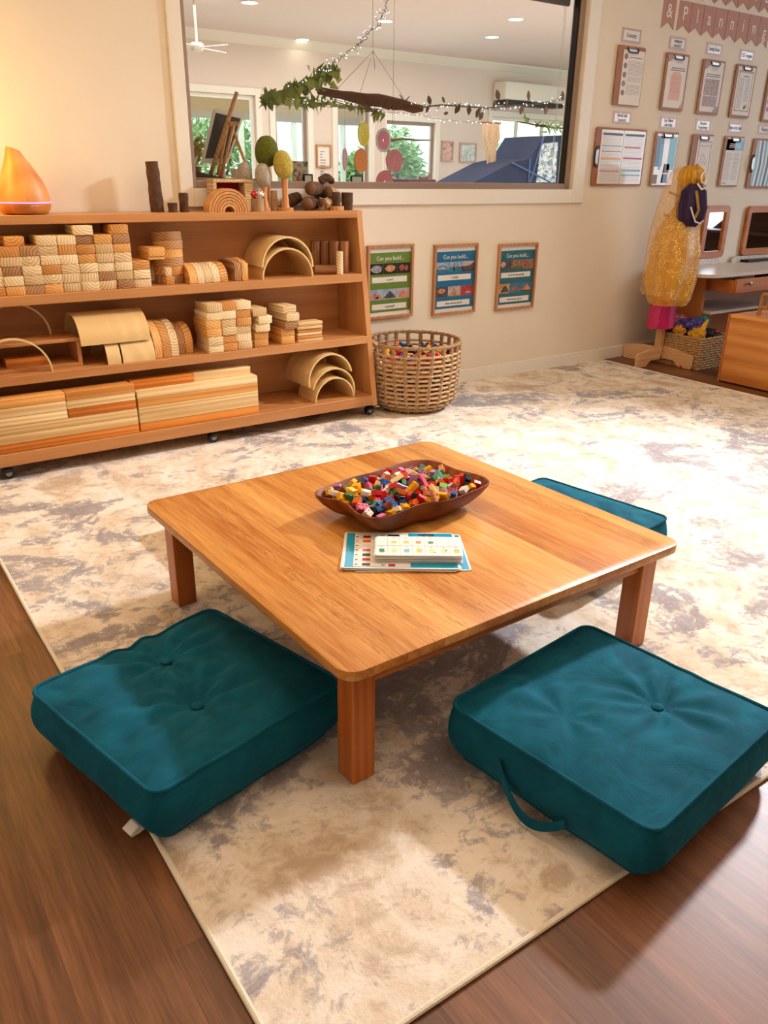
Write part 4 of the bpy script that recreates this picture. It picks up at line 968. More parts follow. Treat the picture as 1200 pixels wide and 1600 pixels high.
for a,b in zip(rings,rings[1:]):
    for k in range(NB):
        try: bm.faces.new((a[k],a[(k+1)%NB],b[(k+1)%NB],b[k])).smooth=True
        except ValueError: pass
bmesh.ops.remove_doubles(bm,verts=bm.verts[:],dist=1e-5)
for o_ in ('dish',): part(bowl,o_,bm,M['bowl'],True)
def bowl_r(a,z):
    """inner radius of the dish in direction a at height z above the table"""
    k=a/(2*PI)*NB%NB; i=int(k)%NB; r_=RR[i]*(1-(k-int(k)))+RR[(i+1)%NB]*(k-int(k))
    h=z/dp
    for (f0,z0),(f1,z1) in zip(((.5,.14),(.68,.24),(.82,.45),(.91,.72),(.965,.97)),((.68,.24),(.82,.45),(.91,.72),(.965,.97),(.97,3))):
        if h<=z1: return r_*(f0+(f1-f0)*max(0,(h-z0)/(z1-z0)))
    return r_*.97
cols={'yellow':(240,178,20),'red':(200,24,24),'green':(20,112,62),'blue':(16,86,160),'white':(232,226,214),'orange':(232,112,30),'pink':(216,96,140),'black':(24,20,24),'lime':(120,178,50),'purple':(150,96,150),'brown':(112,56,32),'cream':(238,206,130),'turquoise':(96,176,180),'tan':(220,150,110)}
weights=['yellow']*13+['red']*8+['green']*8+['blue']*5+['white']*4+['orange']*4+['pink']*3+['black']*4+['lime']*3+['purple']*3+['brown']*3+['cream']*3+['turquoise']*2+['tan']*2
for c_,v_ in cols.items(): col('brick_'+c_,v_,.22,var=.01)
bp={}
def brick_mesh(nx,ny,c_):
    k=(nx,ny,c_)
    if k not in bp:
        bm=nb(); u=.0104; hx,hy,hz=nx*u/2,ny*u/2,.0125
        bx(bm,-hx,hx,-hy,hy,-hz/2,hz/2,.0006)
        for i in range(nx):
            for j in range(ny):
                n=10; X=(i+.5)*u-hx; Y=(j+.5)*u-hy; prism(bm,[(X+.0025*math.cos(2*PI*q/n),Y+.0025*math.sin(2*PI*q/n)) for q in range(n)],'Z',hz/2-.0002,hz/2+.0018)
        o=mesh_obj('toy_brick',bm,M['brick_'+c_],(0,0,0)); bp[k]=[o,False]
    e=bp[k]
    if not e[1]: e[1]=True; return e[0]
    o=e[0].copy(); COL.objects.link(o); return o
rr=random.Random(5); placed=[]; bricks=[]
def mound(f): return .060+.020*(1-f*f)            # height of the heap above the table, f = fraction of the radius
for layer in (1,2):
    tries=0
    while tries<2600:
        tries+=1
        a=rr.random()*2*PI; f=math.sqrt(rr.random())*.97; top=mound(f); z=top-.0125*(2-layer)+rr.uniform(-.002,.003)
        nx,ny=rr.choice([(2,2),(2,4),(2,4),(2,4),(2,3),(1,4),(2,2),(2,6)] if layer==2 else [(2,2),(2,4),(2,3)]); half=.0052*math.hypot(nx,ny)
        rmax=bowl_r(a,max(z,.016))-half-.0055
        if rmax<=0: continue
        r_=f*bowl_r(a,dp); 
        if r_>rmax: continue
        x=cx+r_*math.cos(a); y=cy+r_*math.sin(a); ss=.0044*math.sqrt(nx*ny)+.0012
        if any((x-p[0])**2+(y-p[1])**2+((z-p[2])*1.05)**2<(ss+p[3])**2 for p in placed): continue
        placed.append((x,y,z,ss)); c_=rr.choice(weights)
        if x>cx+.05 and rr.random()<.4: c_=rr.choice(['pink','red','pink','purple','tan'])
        o=brick_mesh(nx,ny,c_); o.location=(x,y,TZ+z); tilt=.55 if layer<2 else .75
        o.rotation_euler=(rr.gauss(0,tilt)+(PI if rr.random()<.2 else 0),rr.gauss(0,tilt),rr.random()*6.28)
        bricks.append((c_,o))
def px_of(p):
    d=Vector(p)-CAM; z=d.dot(CF); return 600+F*d.dot(CR)/z, 800-F*d.dot(CU)/z
by={}
for c_,o in bricks: by.setdefault(c_,[]).append(o)
for c_,os_ in by.items():
    os_.sort(key=lambda o:px_of(o.location)[0])
    for k,o in enumerate(os_):
        w_='leftmost' if k==0 else 'rightmost' if k==len(os_)-1 else ordinal(k)+' from left'
        tag(o,f"{c_} toy brick in the scalloped dish, {w_} of the {c_} ones" if len(os_)>1 else f"the only {c_} toy brick in the scalloped dish",'toy brick','toy bricks heaped in the scalloped dish')

# laminated cards: a pile of big ones, small ones on top
ang=math.radians(-34.6); Cc=Vector((-.113,-.156,TZ)); 
def card(w_,h_,z,dx,dy,da,label,under,body,name='picture_card',prt=None):
    t=thing(name,(Cc.x+dx,Cc.y+dy,Cc.z+z),label,'picture card','laminated picture cards in a pile on the table'); t.rotation_euler=(0,0,ang+da)
    bm=nb(); prism(bm,rrect(w_/2,h_/2,.008,4),'Z',0,.0011); mesh_obj('laminate',bm,M['gloss'],(0,0,0),False,t)
    bm=nb(); bx(bm,-w_/2+.004,w_/2-.004,-h_/2+.004,h_/2-.004,.00112,.0013); mesh_obj('printed_face',bm,body,(0,0,0),False,t)
    if prt:
        bm=nb(); mats=[]
        def q(u0,u1,v0,v1,m_,k=0):
            if m_ not in mats: mats.append(m_)
            bx(bm,-w_/2+u0*w_,-w_/2+u1*w_,-h_/2+v0*h_,-h_/2+v1*h_,.00131+.0002*k,.0015+.0002*k,mi=mats.index(m_))
        prt(q); mesh_obj('print',bm,mats,(0,0,0),False,t)
    return t
aqua=col('card_aqua',(22,160,200),.2)
B_=lambda c_:M['brick_'+c_]
def big(q):
    q(.09,.58,.03,.97,M['paper']); 
    for i,c_ in enumerate(['red','orange','white','pink','green','red','black']):
        v=.86-.128*i; q(.165,.235,v-.035,v+.035,B_(c_),1); q(.10,.125,v-.01,v+.01,M['ink'],1)
    for i,c_ in enumerate(['black','red','purple','green','blue','brown','blue','red']):
        v=.90-.118*i; q(.39,.45 if i else .50,v-.03,v+.03,B_(c_),1); q(.335,.36,v-.01,v+.01,M['ink'],1)
    for i in range(8): q(.09,.58,.04+.128*i,.043+.128*i,M['print'],1)
    q(.33,.333,.03,.97,M['print'],1)
    q(.67,.82,.92,.955,M['ink'],1); q(.70,.735,.80,.91,M['ink'],1); q(.775,.81,.80,.91,M['ink'],1)
def small(q):
    for i in range(1,7): q(.143*i-.002,.143*i+.002,0.02,.98,col('card_grid_blue',(150,164,190),.3))
    q(.01,.99,.49,.505,M['card_grid_blue'])
    for i,c_ in enumerate(['green','cream','turquoise','yellow','cream','cream','yellow']): q(.143*i+.045,.143*i+.105,.16,.33,B_(c_),1); q(.143*i+.06,.143*i+.085,.42,.435,M['ink'],1)
    for i,c_ in enumerate([None,'cream','yellow','orange','green']):
        if c_: q(.143*i+.045,.143*i+.105,.62,.74,B_(c_),1); q(.143*i+.06,.143*i+.085,.90,.915,M['ink'],1)
    q(.143*4+.10,.143*4+.115,.14,.18,M['ink'],2); q(.143*5+.09,.143*5+.105,.24,.29,M['ink'],2)
z=.0004
for i,(da,dx,dy) in enumerate(((.05,.02,-.012),(-.02,-.004,.002),(.012,.003,-.002),(-.008,-.002,.003),(.0,0,0))):
    lv=['bottom','second','third','fourth','top'][i]
    card(.272,.200,z,dx,dy,da,f"large laminated picture card, {lv} of the big ones, on the table" if i<4 else 'large blue laminated card printed with bricks, top of the big ones',0,aqua if i!=2 else M['brick_lime'],prt=big if i==4 else None); z+=.0018
for i in range(7):
    card(.206,.106,z,.036-.001*(i%3)-.012,-.040+.0015*(i%2),.02*math.sin(i*2.1),f"small white laminated card, {ordinal(i)} up in the small stack on the big cards" if i<6 else 'small white laminated card with a grid of coloured bricks, topmost of the pile',0,M['paper'],prt=small if i==6 else None); z+=.0030
# ---------------------------------------------------------------- round woven basket of plastic pieces
BC=Vector((1.388,1.80,.0)); BH=.345; BR=.242
def bprof(f):                                  # radius at height fraction f
    if f<.22: return BR*(.70+.24*math.sin(f/.22*PI/2))
    return BR*(.94+.06*min(1,(f-.22)/.5))
bk=thing('woven_basket',tuple(BC),'open-weave round seagrass basket at the right end of the shelf','basket')
M['grass']=plain('seagrass',(178,140,98),.75,var=.35,scale=70,bump=.6); M['grass2']=plain('seagrass_strand',(206,172,128),.65,var=.25,scale=90,bump=.4)
NS=24
for k in range(NS):
    a=2*PI*k/NS; bm=nb()
    for s in (0,PI):
        pts=[]
        for i in range(46):
            f=i/45; r_=bprof(f)+.004*math.cos(f*60+s); aa=a+.022*math.sin(f*60+s)+.03*math.sin(f*3+k); pts.append((BC.x+r_*math.cos(aa),BC.y+r_*math.sin(aa),.006+BH*f))
        tube(bm,pts,.0078,6)
    part(bk,'braided_stake',bm,M['grass'],True,own=True)
for r_i in range(13):
    f=.045+r_i*.0685; bm=nb(); pts=[]
    for k in range(144):
        a=2*PI*k/144; pts.append((BC.x+(bprof(f)+.003*math.cos(a*NS+PI*(r_i%2)))*math.cos(a),BC.y+(bprof(f)+.003*math.cos(a*NS+PI*(r_i%2)))*math.sin(a),.006+BH*f+.0015*noise.noise(Vector((a*4,r_i,0)))))
    tube(bm,pts,.0080,6,closed=True,flat=.9); part(bk,'woven_strand',bm,M['grass2'],True)
bm=nb()
for s in (0,PI): tube(bm,[(BC.x+(BR+.004*math.cos(k*1.3+s))*math.cos(2*PI*k/96),BC.y+(BR+.004*math.cos(k*1.3+s))*math.sin(2*PI*k/96),.006+BH+.004*math.sin(k*1.3+s)) for k in range(96)],.0062,6,closed=True)
part(bk,'rim',bm,M['grass'],True)
bm=nb(); lathe(bm,[(0,.004),(BR*.70,.004),(BR*.70,.010),(0,.010)],tuple(BC),32); part(bk,'base',bm,M['grass'],True)
for a in (PI*.93,):
    bm=nb(); tube(bm,[(BC.x+(BR+.006+.012*math.sin(PI*i/14))*math.cos(a+.30*(i/14-.5)*2),BC.y+(BR+.006+.012*math.sin(PI*i/14))*math.sin(a+.30*(i/14-.5)*2),BH+.004+.030*math.sin(PI*i/14)) for i in range(15)],.008,8); part(bk,'rope_handle',bm,M['grass2'],True)
rr=random.Random(3); pc={}
def piece(kind,c_):
    k=(kind,c_)
    if k not in pc:
        bm=nb()
        if kind=='ring':
            tube(bm,[(.015*math.cos(2*PI*i/20),.015*math.sin(2*PI*i/20),0) for i in range(20)],.0062,8,closed=True)
        elif kind=='tube': lathe(bm,[(.009,-.025),(.011,-.025),(.013,-.02),(.011,-.012),(.011,.012),(.013,.02),(.011,.025),(.009,.025)],(0,0,0),14)
        else:
            for q in range(3): tube(bm,[(0,0,0),(.026*math.cos(q*2*PI/3),.026*math.sin(q*2*PI/3),0)],.008,8)
        o=mesh_obj('plastic_piece',bm,M['brick_'+c_],(0,0,0),True); pc[k]=[o,0]
    e=pc[k]; e[1]+=1
    if e[1]==1: return e[0]
    o=e[0].copy(); COL.objects.link(o); return o
pl=[]
for tries in range(9000):
    if len(pl)>=215: break
    f=.05+.76*rr.random(); a=rr.random()*2*PI; lim=bprof(f)-.038
    r_=lim*(.80+.20*rr.random()) if f<.74 else lim*math.sqrt(rr.random())
    if f<.74 and not (PI*.93<a<PI*1.98): continue
    p=Vector((BC.x+r_*math.cos(a),BC.y+r_*math.sin(a),.012+BH*f))
    if any((p-q).length<.027 for q in pl): continue
    pl.append(p); c_=rr.choice(['yellow','yellow','yellow','red','red','blue','blue','orange','black']); o=piece(rr.choice(['ring','tube','tee']),c_)
    o.location=p; o.rotation_euler=(rr.random()*6,rr.random()*6,rr.random()*6)
    tag(o,f"{c_} plastic construction piece heaped inside the round open-weave basket",'plastic toy piece',f"{c_} plastic pieces in the round basket")

# ---------------------------------------------------------------- dress-up stand with costumes
PX,PYY=3.45,1.80
st=thing('dress_stand',(PX,PYY,-.008),'pale pine dress-up stand with crossed feet beside the wicker box','clothes stand')
bm=nb(); bx(bm,PX-.022,PX+.022,PYY-.022,PYY+.022,.05,1.17,.003); part(st,'post',bm,M['standwoodZ'])
def foot(axis,sgn):
    prof=[(.0,.035),(.10,.035),(.14,.0),(.235,.0),(.245,.012),(.247,.07),(.235,.092),(.20,.098),(.10,.115),(0,.118)]
    bm=nb(); 
    poly=[(sgn*(u+.012),z-.0075) for u,z in prof]
    if axis=='X': prism(bm,[(PX+u,z) for u,z in poly],'Y',PYY-.036,PYY-.0225) if sgn<0 else prism(bm,[(PX+u,z) for u,z in poly],'Y',PYY+.0225,PYY+.036)
    else: prism(bm,[(PYY+u,z) for u,z in poly],'X',PX-.036,PX-.0225) if sgn>0 else prism(bm,[(PYY+u,z) for u,z in poly],'X',PX+.0225,PX+.036)
    bmesh.ops.bevel(bm,geom=[e for e in bm.edges if e.calc_face_angle(0)>1.2],offset=.003,segments=2,affect='EDGES')
    part(st,'foot',bm,M['standwood'] if axis=='X' else M['panelY'] if 0 else M['standwood'],own=True)
for a,s in (('X',-1),('X',1),('Y',-1),('Y',1)): foot(a,s)
for z,l in ((1.05,.12),(.92,.14)):
    for s in (-1,1): bm=nb(); tube(bm,[(PX+s*.02,PYY,z),(PX+s*l,PYY,z+.02)],.008,8); part(st,'peg',bm,M['standwood'],True)
bm=nb(); bmesh.ops.create_icosphere(bm,subdivisions=2,radius=.03,matrix=Matrix.Translation((PX,PYY,1.19))); part(st,'knob',bm,M['standwood'],True)
def garment(name,prof,mat,label,cat,cx=PX,cy=PYY,folds=9,amp=.12,seed=0,arc=(0,2*PI),thick=.0,tilt=0,sx=1,sy=1):
    """hanging cloth: rows of (z, half width, x shift)"""
    bm=nb(); n=110; rows=[]
    for i in range(len(prof)-1):
        for s in range(8):
            f=s/8; rows.append([prof[i][k]+(prof[i+1][k]-prof[i][k])*f for k in range(3)])
    rows.append(list(prof[-1])); R=[]
    for z,w_,dx in rows:
        ring=[]
        for k in range(n):
            a=arc[0]+(arc[1]-arc[0])*k/(n if arc[1]-arc[0]>6.2 else n-1)
            am=amp*(.4+.6*(prof[0][0]-z)/(prof[0][0]-prof[-1][0]+1e-6))
            r_=w_*(1+am*math.sin(a*folds+seed+2*noise.noise(Vector((a,z*3,seed))))+amp*.8*noise.noise(Vector((math.cos(a)*1.5,math.sin(a)*1.5,z*6+seed))))
            ring.append(bm.verts.new((cx+dx+sx*r_*math.cos(a),cy+sy*r_*math.sin(a),z+.010*noise.noise(Vector((a*2,z*8,seed+5))))))
        R.append(ring)
    full=arc[1]-arc[0]>6.2
    for a_,b_ in zip(R,R[1:]):
        for k in range(n if full else n-1): bm.faces.new((a_[k],a_[(k+1)%n],b_[(k+1)%n],b_[k])).smooth=True
    if thick: bmesh.ops.solidify(bm,geom=bm.faces[:],thickness=thick)
    return single(name,bm,mat,label,cat,'costumes on the dress-up stand',True)
M['tulle']=tulle('gold_tulle',(238,176,40),.62); M['veil']=tulle('gold_veil',(242,190,90),.30,False)
garment('pink_skirt',[(.78,.055,.0),(.60,.085,0),(.40,.105,-.005),(.235,.115,-.01)],plain('magenta_satin',(206,36,104),.35,var=.2,scale=12),'magenta satin skirt hanging lowest on the dress stand','skirt',folds=5,amp=.06,seed=2,sx=1.0,sy=.6)
garment('gold_dress',[(1.0,.05,.0),(.93,.10,.0),(.84,.150,.0),(.70,.172,.0),(.54,.172,-.01),(.43,.155,-.01),(.39,.13,-.01)],M['tulle'],'gold glittering tulle dress over the pink skirt on the stand','dress',folds=7,amp=.09,seed=4,sx=1.0,sy=.8,cx=PX,cy=PYY-.03)
garment('gold_underskirt',[(.96,.05,.0),(.80,.105,.0),(.62,.120,.0),(.46,.10,.0)],plain('gold_satin',(226,146,30),.4,var=.25,scale=14),'golden satin underskirt inside the tulle dress','dress',folds=6,amp=.12,seed=7,sx=1.0,sy=.55)
garment('gold_veil',[(1.215,.04,-.01),(1.18,.08,-.03),(1.05,.105,-.055),(.85,.135,-.07),(.65,.155,-.07),(.46,.16,-.06)],M['veil'],'sheer yellow veil draped from the top of the dress stand','veil',folds=6,amp=.10,seed=9,sx=1,sy=.7)
garment('gold_bonnet',[(1.225,.03,.03),(1.20,.062,.03),(1.15,.075,.035),(1.10,.06,.04)],plain('gold_organza',(224,166,34),.35,var=.3,scale=40),'crumpled gold organza bonnet on top of the dress stand','bonnet',folds=7,amp=.2,seed=12,cx=PX-.02,cy=PYY-.05)
garment('purple_cape',[(1.12,.03,0),(1.08,.070,0),(.98,.086,0),(.92,.078,0),(.875,.04,0)],plain('deep_purple_velvet',(46,20,72),.7,var=.3,scale=25),'deep purple velvet hood with pale trim hanging below the bonnet','hood',folds=5,amp=.14,seed=15,cx=PX-.03,cy=PYY-.115)
M['gold_olive']=plain('olive_organza',(170,140,70),.5,var=.3)
def cord(label,pts,r=.004,m_=None):
    bm=nb(); tube(bm,pts,r,7); return single('ribbon',bm,m_ or M['paper'],label,'ribbon',smooth=True)
fx,fyy=PX-.10,PYY-.165
cord('cream ribbon loop at the front of the gold bonnet',[(fx+.01,fyy-.01,1.12),(fx+.04,fyy-.02,1.09),(fx+.09,fyy-.01,1.095),(fx+.13,fyy,1.12)],.006)
cord('cream ribbon curving under the purple hood onto the gold dress',[(fx-.01,fyy,.99),(fx+.0,fyy-.015,.95),(fx+.03,fyy-.02,.905),(fx+.08,fyy-.02,.895),(fx+.12,fyy-.01,.91)],.005)
cord('olive ribbon tail hanging over the left of the purple hood',[(fx+.02,fyy+.0,1.08),(fx+.015,fyy-.025,1.02),(fx+.03,fyy-.03,.97),(fx+.02,fyy-.02,.93)],.009,M['gold_olive'])
cord('pale pink gauzy ribbon over the right of the purple hood',[(fx+.08,fyy+.0,1.06),(fx+.10,fyy-.01,1.0),(fx+.09,fyy-.015,.95),(fx+.07,fyy-.02,.92)],.010,M['pinkb'])
cord('white oval trim on the front of the gold bonnet',[(fx+.045+.026*math.cos(i*PI/8),fyy-.022,1.155+.03*math.sin(i*PI/8)) for i in range(17)],.005)

# ---------------------------------------------------------------- wicker box of dress-up clothes
wx0,wx1,wy0,wy1,wh=3.50,3.82,1.515,1.86,.20
wb=thing('wicker_box',((wx0+wx1)/2,(wy0+wy1)/2,-.008),'rectangular wicker box heaped with dress-up clothes, beside the dress stand','basket')
M['wick']=plain('water_hyacinth',(196,156,104),.8,var=.45,scale=60,bump=.9)
bm=nb()
for r_i in range(13):
    z=-.002+r_i*.0160; j=.004*(r_i%2); pts=[]
    for (a,b) in (((wx0,wy0),(wx1,wy0)),((wx1,wy0),(wx1,wy1)),((wx1,wy1),(wx0,wy1)),((wx0,wy1),(wx0,wy0))):
        for i in range(16):
            f=i/16; q=Vector((a[0]+(b[0]-a[0])*f,a[1]+(b[1]-a[1])*f,z)); n_=.004*math.sin(i*2.4+r_i*PI+j); d=Vector((b[1]-a[1],-(b[0]-a[0]),0)).normalized(); q+=d*n_; q.z+=.0025*math.sin(i*1.9+r_i); pts.append(q)
    tube(bm,pts,.0092,6,closed=True)
part(wb,'woven_side',bm,M['wick'],True); bm=nb(); bx(bm,wx0+.005,wx1-.005,wy0+.005,wy1-.005,-.0075,.0); part(wb,'bottom',bm,M['wick'])
def cloth(c,r,colr,label,seed,mat=None,sq=.6,name='dress_up_cloth'):
    bm=nb(); bmesh.ops.create_icosphere(bm,subdivisions=5,radius=1)
    for v in bm.verts:
        d=v.co.normalized(); k=1+.35*noise.noise(d*2.2+Vector((seed,0,0)))+.22*abs(noise.noise(d*5+Vector((seed,3,0))))+.07*noise.noise(d*14)
        v.co=Vector((c[0]+d.x*r[0]*k,c[1]+d.y*r[1]*k,c[2]+d.z*r[2]*k))
    return single(name,bm,mat or plain('cloth_%d'%seed,colr,.6,var=.35,scale=30),label,'clothing','clothes heaped in the wicker box',True)
cloth((3.70,1.64,.165),(.105,.10,.06),(22,18,26),'black cloth with a red spot at the front of the wicker box',21)
cloth((3.66,1.74,.235),(.12,.085,.05),(84,66,140),'purple-blue tulle bundle on top of the wicker box',22)
cloth((3.75,1.70,.265),(.05,.04,.028),(30,130,150),'glittering teal cloth patch on the purple bundle',23)
cloth((3.60,1.80,.27),(.07,.05,.035),(190,110,130),'dusty pink tulle at the back left of the wicker box',24)
cloth((3.565,1.60,.205),(.045,.05,.04),(236,170,20),'bright yellow cloth with a pointed tip at the left front of the wicker box',25)
cloth((3.535,1.72,.215),(.03,.04,.035),(214,150,40),'darker yellow cloth tucked at the back left corner of the wicker box',26)
bm=nb(); prism(bm,[(3.545,.215),(3.60,.21),(3.63,.30),(3.59,.27)],'Y',1.575,1.590); single('yellow_ribbon_tail',bm,M['brick_yellow'],'stiff yellow cloth tip standing up from the wicker box','clothing','clothes heaped in the wicker box')
bm=nb(); bmesh.ops.create_icosphere(bm,subdivisions=3,radius=.012,matrix=Matrix.Translation((3.725,1.565,.215))); single('red_pompom',bm,M['brick_red'],'small red pompom on the black cloth in the wicker box','pompom',smooth=True)
# small things on the floor under the stand's foot
for x,y,c_,s in ((3.50,1.60,'red',.012),(3.53,1.585,'white',.013),(3.56,1.575,'white',.015)):
    bm=nb(); bmesh.ops.create_icosphere(bm,subdivisions=3,radius=s); 
    for v in bm.verts: v.co=Vector((v.co.x*1.3+x-.02,v.co.y+y+.02,(v.co.z+s)*.8-.0078))
    single('toy_ball',bm,M['brick_'+c_],f"small {c_} ball on the floor under the dress stand's foot"+('' if c_=='red' else (', nearer the red one' if x<3.55 else ', nearest the wicker box')),'ball',smooth=True)

# ---------------------------------------------------------------- desk with mirrors
DZ=.578; dx0=3.60; dx1=5.6; dy0=1.60
def terr():
    t=NT('speckled_laminate'); a=t.noise(t.coords(),160,3,.7); t.base(t.ramp(a,[(.34,(120,112,104)),(.45,(214,206,194)),(.7,(236,230,220))])); t.rough(.3); return t.m
M['terrazzo']=terr()
dk=thing('wall_desk',(4.4,1.85,-.008),'long low wooden desk with a speckled white top against the wall','desk')
bm=nb(); prism(bm,[(dx1,dy0),(dx1,W-.001),(dx0,W-.001)]+[(dx0+.12-.12*math.sin(a*PI/12),dy0+.12-.12*math.cos(a*PI/12)) for a in range(6,-1,-1)],'Z',DZ-.022,DZ); part(dk,'worktop',bm,M['terrazzo'])
for a,b in ((3.66,4.35),(4.52,5.2)):
    bm=nb(); zz=[(a,DZ),(b,DZ),(b,DZ+.02),(b-.02,DZ+.04),(a+.03,DZ+.04),(a,DZ+.02)]; prism(bm,[(x,z+.0003) for x,z in zz],'Y',W-.032,W-.018); part(dk,'upstand',bm,M['terrazzo'])
bm=nb(); bx(bm,3.80,3.825,1.76,W-.015,-.007,DZ-.0225); part(dk,'side_panel',bm,M['deskwood'])
bm=nb(); bx(bm,3.8255,dx1,W-.03,W-.015,.02,DZ-.0225); part(dk,'back_panel',bm,M['deskwoodX'])
bm=nb(); bx(bm,3.8255,dx1,dy0+.10,W-.031,.30,.318); part(dk,'lower_shelf',bm,M['terrazzo'])
bm=nb(); 
e0,e1,g0,g1,q0,q1=3.835,4.75,1.55,1.98,.455,.535
bx(bm,e0,e1,g0,g0+.018,q0,q1+.008,.002); o=part(dk,'drawer',bm,M['deskwoodX'])
bm=nb(); bx(bm,e0,e0+.014,g0+.0185,g1,q0,q1,.001); bx(bm,e1-.014,e1,g0+.0185,g1,q0,q1,.001); bx(bm,e0+.0145,e1-.0145,g0+.0185,g1,q0,q0+.01); mesh_obj('drawer_box',bm,M['deskwood'],wpos(o),False,o)
bm=nb(); lathe(bm,[(0,0),(.006,0),(.006,.014),(.013,.018),(.013,.024),(0,.027)],(0,0,0),18); bmesh.ops.rotate(bm,verts=bm.verts[:],cent=(0,0,0),matrix=Matrix.Rotation(PI/2,3,'X'))
p=PY(1169,443,g0); 
for v in bm.verts: v.co+=Vector((p.x,g0-.0002,p.z))
mesh_obj('knob',bm,M['steel'],wpos(o),True,o)
def mirror(x0,x1,z0,z1,label):
    t=thing('mirror',((x0+x1)/2,W,z0),label,'mirror','wood-framed mirrors above the desk')
    bm=nb(); O=[(x+(x0+x1)/2,z+(z0+z1)/2) for x,z in rrect((x1-x0)/2,(z1-z0)/2,.035,6)]; I=[(x+(x0+x1)/2,z+(z0+z1)/2) for x,z in rrect((x1-x0)/2-.042,(z1-z0)/2-.045,.006,6)]
    ya,yb=W-.030,W-.012; va=[bm.verts.new((x,ya,z)) for x,z in O]; vb=[bm.verts.new((x,ya,z)) for x,z in I]; vc=[bm.verts.new((x,yb,z)) for x,z in O]; vd=[bm.verts.new((x,yb,z)) for x,z in I]; n=len(O)
    for k in range(n):
        j=(k+1)%n
        for f in ((va[k],va[j],vb[j],vb[k]),(va[k],vc[k],vc[j],va[j]),(vb[k],vb[j],vd[j],vd[k]),(vc[k],vd[k],vd[j],vc[j])): bm.faces.new(f)
    bmesh.ops.recalc_face_normals(bm,faces=bm.faces[:]); part(t,'frame',bm,M['deskwoodX'])
    bm=nb(); bx(bm,x0+.035,x1-.035,W-.017,W-.013,z0+.035,z1-.035); part(t,'mirror_glass',bm,M['mirror'])
    bm=nb(); bx(bm,x0+.01,x1-.01,W-.0115,W-.001,z0+.01,z1-.01); part(t,'backing',bm,M['deskwood'])
mirror(4.11,4.395,.622,.975,'smaller-looking wood-framed mirror partly behind the gold dress')
mirror(4.625,5.05,.622,.968,'wood-framed mirror at the right edge of the photo above the desk')
p=PZ(1165,410,DZ); lp=thing('closed_laptop',(p.x+.16,p.y+.05,DZ),'thin black closed laptop lying on the speckled desk top','laptop')
bm=nb(); bx(bm,p.x,p.x+.34,p.y-.02,p.y+.20,DZ+.0005,DZ+.010,.003); part(lp,'base',bm,M['black']); bm=nb(); bx(bm,p.x,p.x+.34,p.y-.02,p.y+.20,DZ+.0105,DZ+.017,.002); part(lp,'lid',bm,M['black'])

# ---------------------------------------------------------------- low cabinet at the right edge, bamboo toy on it
cz=.405; cx0=3.34; cyf=.60; cyb=1.262
cb=thing('low_cabinet',(3.7,.93,-.008),'low wooden cabinet with a grooved side panel at the right edge','cabinet')
bm=nb(); bx(bm,cx0+.004,cx0+.018,cyf+.02,cyb-.016,.004,cz-.0205,0); part(cb,'side_panel',bm,M['panelY'])
bm=nb(); bx(bm,cx0,cx0+.02,cyb-.0155,cyb,-.007,cz-.0005,.002); part(cb,'edge_post',bm,M['deskwood'])
bm=nb(); bx(bm,cx0+.0005,cx0+.45,cyf,cyb-.016,cz-.02,cz,.002); part(cb,'top',bm,M['panelY'])
bm=nb(); bx(bm,cx0+.0205,cx0+.45,cyb-.014,cyb-.002,-.007,cz-.0205); part(cb,'back_panel',bm,M['deskwoodX'])
bm=nb(); bx(bm,cx0+.435,cx0+.45,cyf,cyb-.0145,-.007,cz-.0205); part(cb,'far_panel',bm,M['panelY'])
M['bamboo']=plain('bamboo_cane',(176,116,58),.4,var=.2,scale=40)
p=PZ(1178,492,cz); bx0,by0=p.x+.02,p.y-.02
tc_=thing('bamboo_doll_bed',(bx0,by0,cz),'small cane doll bed standing on the low cabinet','doll furniture')
L1,L2=.17,.30
for x in (bx0,bx0+L1):
    for y in (by0,by0-L2):
        bm=nb(); tube(bm,[(x,y,cz+.0),(x,y,cz+.018),(x,y,cz+.115)],[.017,.011,.010],10); part(tc_,'leg',bm,M['bamboo'],True)
for (a,b,z) in (((bx0,by0),(bx0+L1,by0),.118),((bx0,by0),(bx0,by0-L2),.118),((bx0,by0-L2),(bx0+L1,by0-L2),.118),((bx0+L1,by0),(bx0+L1,by0-L2),.118),((bx0,by0),(bx0,by0-L2),.045),((bx0,by0),(bx0+L1,by0),.045),((bx0+L1,by0),(bx0+L1,by0-L2),.045)):
    bm=nb(); tube(bm,[(a[0],a[1],cz+z),(b[0],b[1],cz+z)],.009,10); part(tc_,'rail',bm,M['bamboo'],True)
for k in range(1,7):
    bm=nb(); y=by0-L2*k/7; tube(bm,[(bx0,y,cz+.045),(bx0,y,cz+.118)],.0055,8); part(tc_,'spindle',bm,M['bamboo'],True)
for k in range(1,4):
    bm=nb(); x=bx0+L1*k/4; tube(bm,[(x,by0,cz+.045),(x,by0,cz+.118)],.0055,8); part(tc_,'spindle',bm,M['bamboo'],True)
# bookcase on the right wall, seen in the desk mirrors
bc=thing('bookcase',(6.8,.35,-.008),'dark timber bookcase against the right wall, reflected in the desk mirrors','bookcase')
M['darkwood']=wood('dark_bookcase_timber',(56,28,14),(104,60,34),'Y',5,.5,.2)
for y in (-.9,1.55): bm=nb(); bx(bm,6.62,6.99,y,y+.03,-.007,.95); part(bc,'side',bm,M['darkwood'])
for z in (.02,.34,.64,.93): bm=nb(); bx(bm,6.62,6.99,-.869,1.549,z,z+.025); part(bc,'shelf',bm,M['darkwood'])
bm=nb(); bx(bm,6.97,6.985,-.869,1.549,.046,.929); part(bc,'back',bm,M['darkwood'])
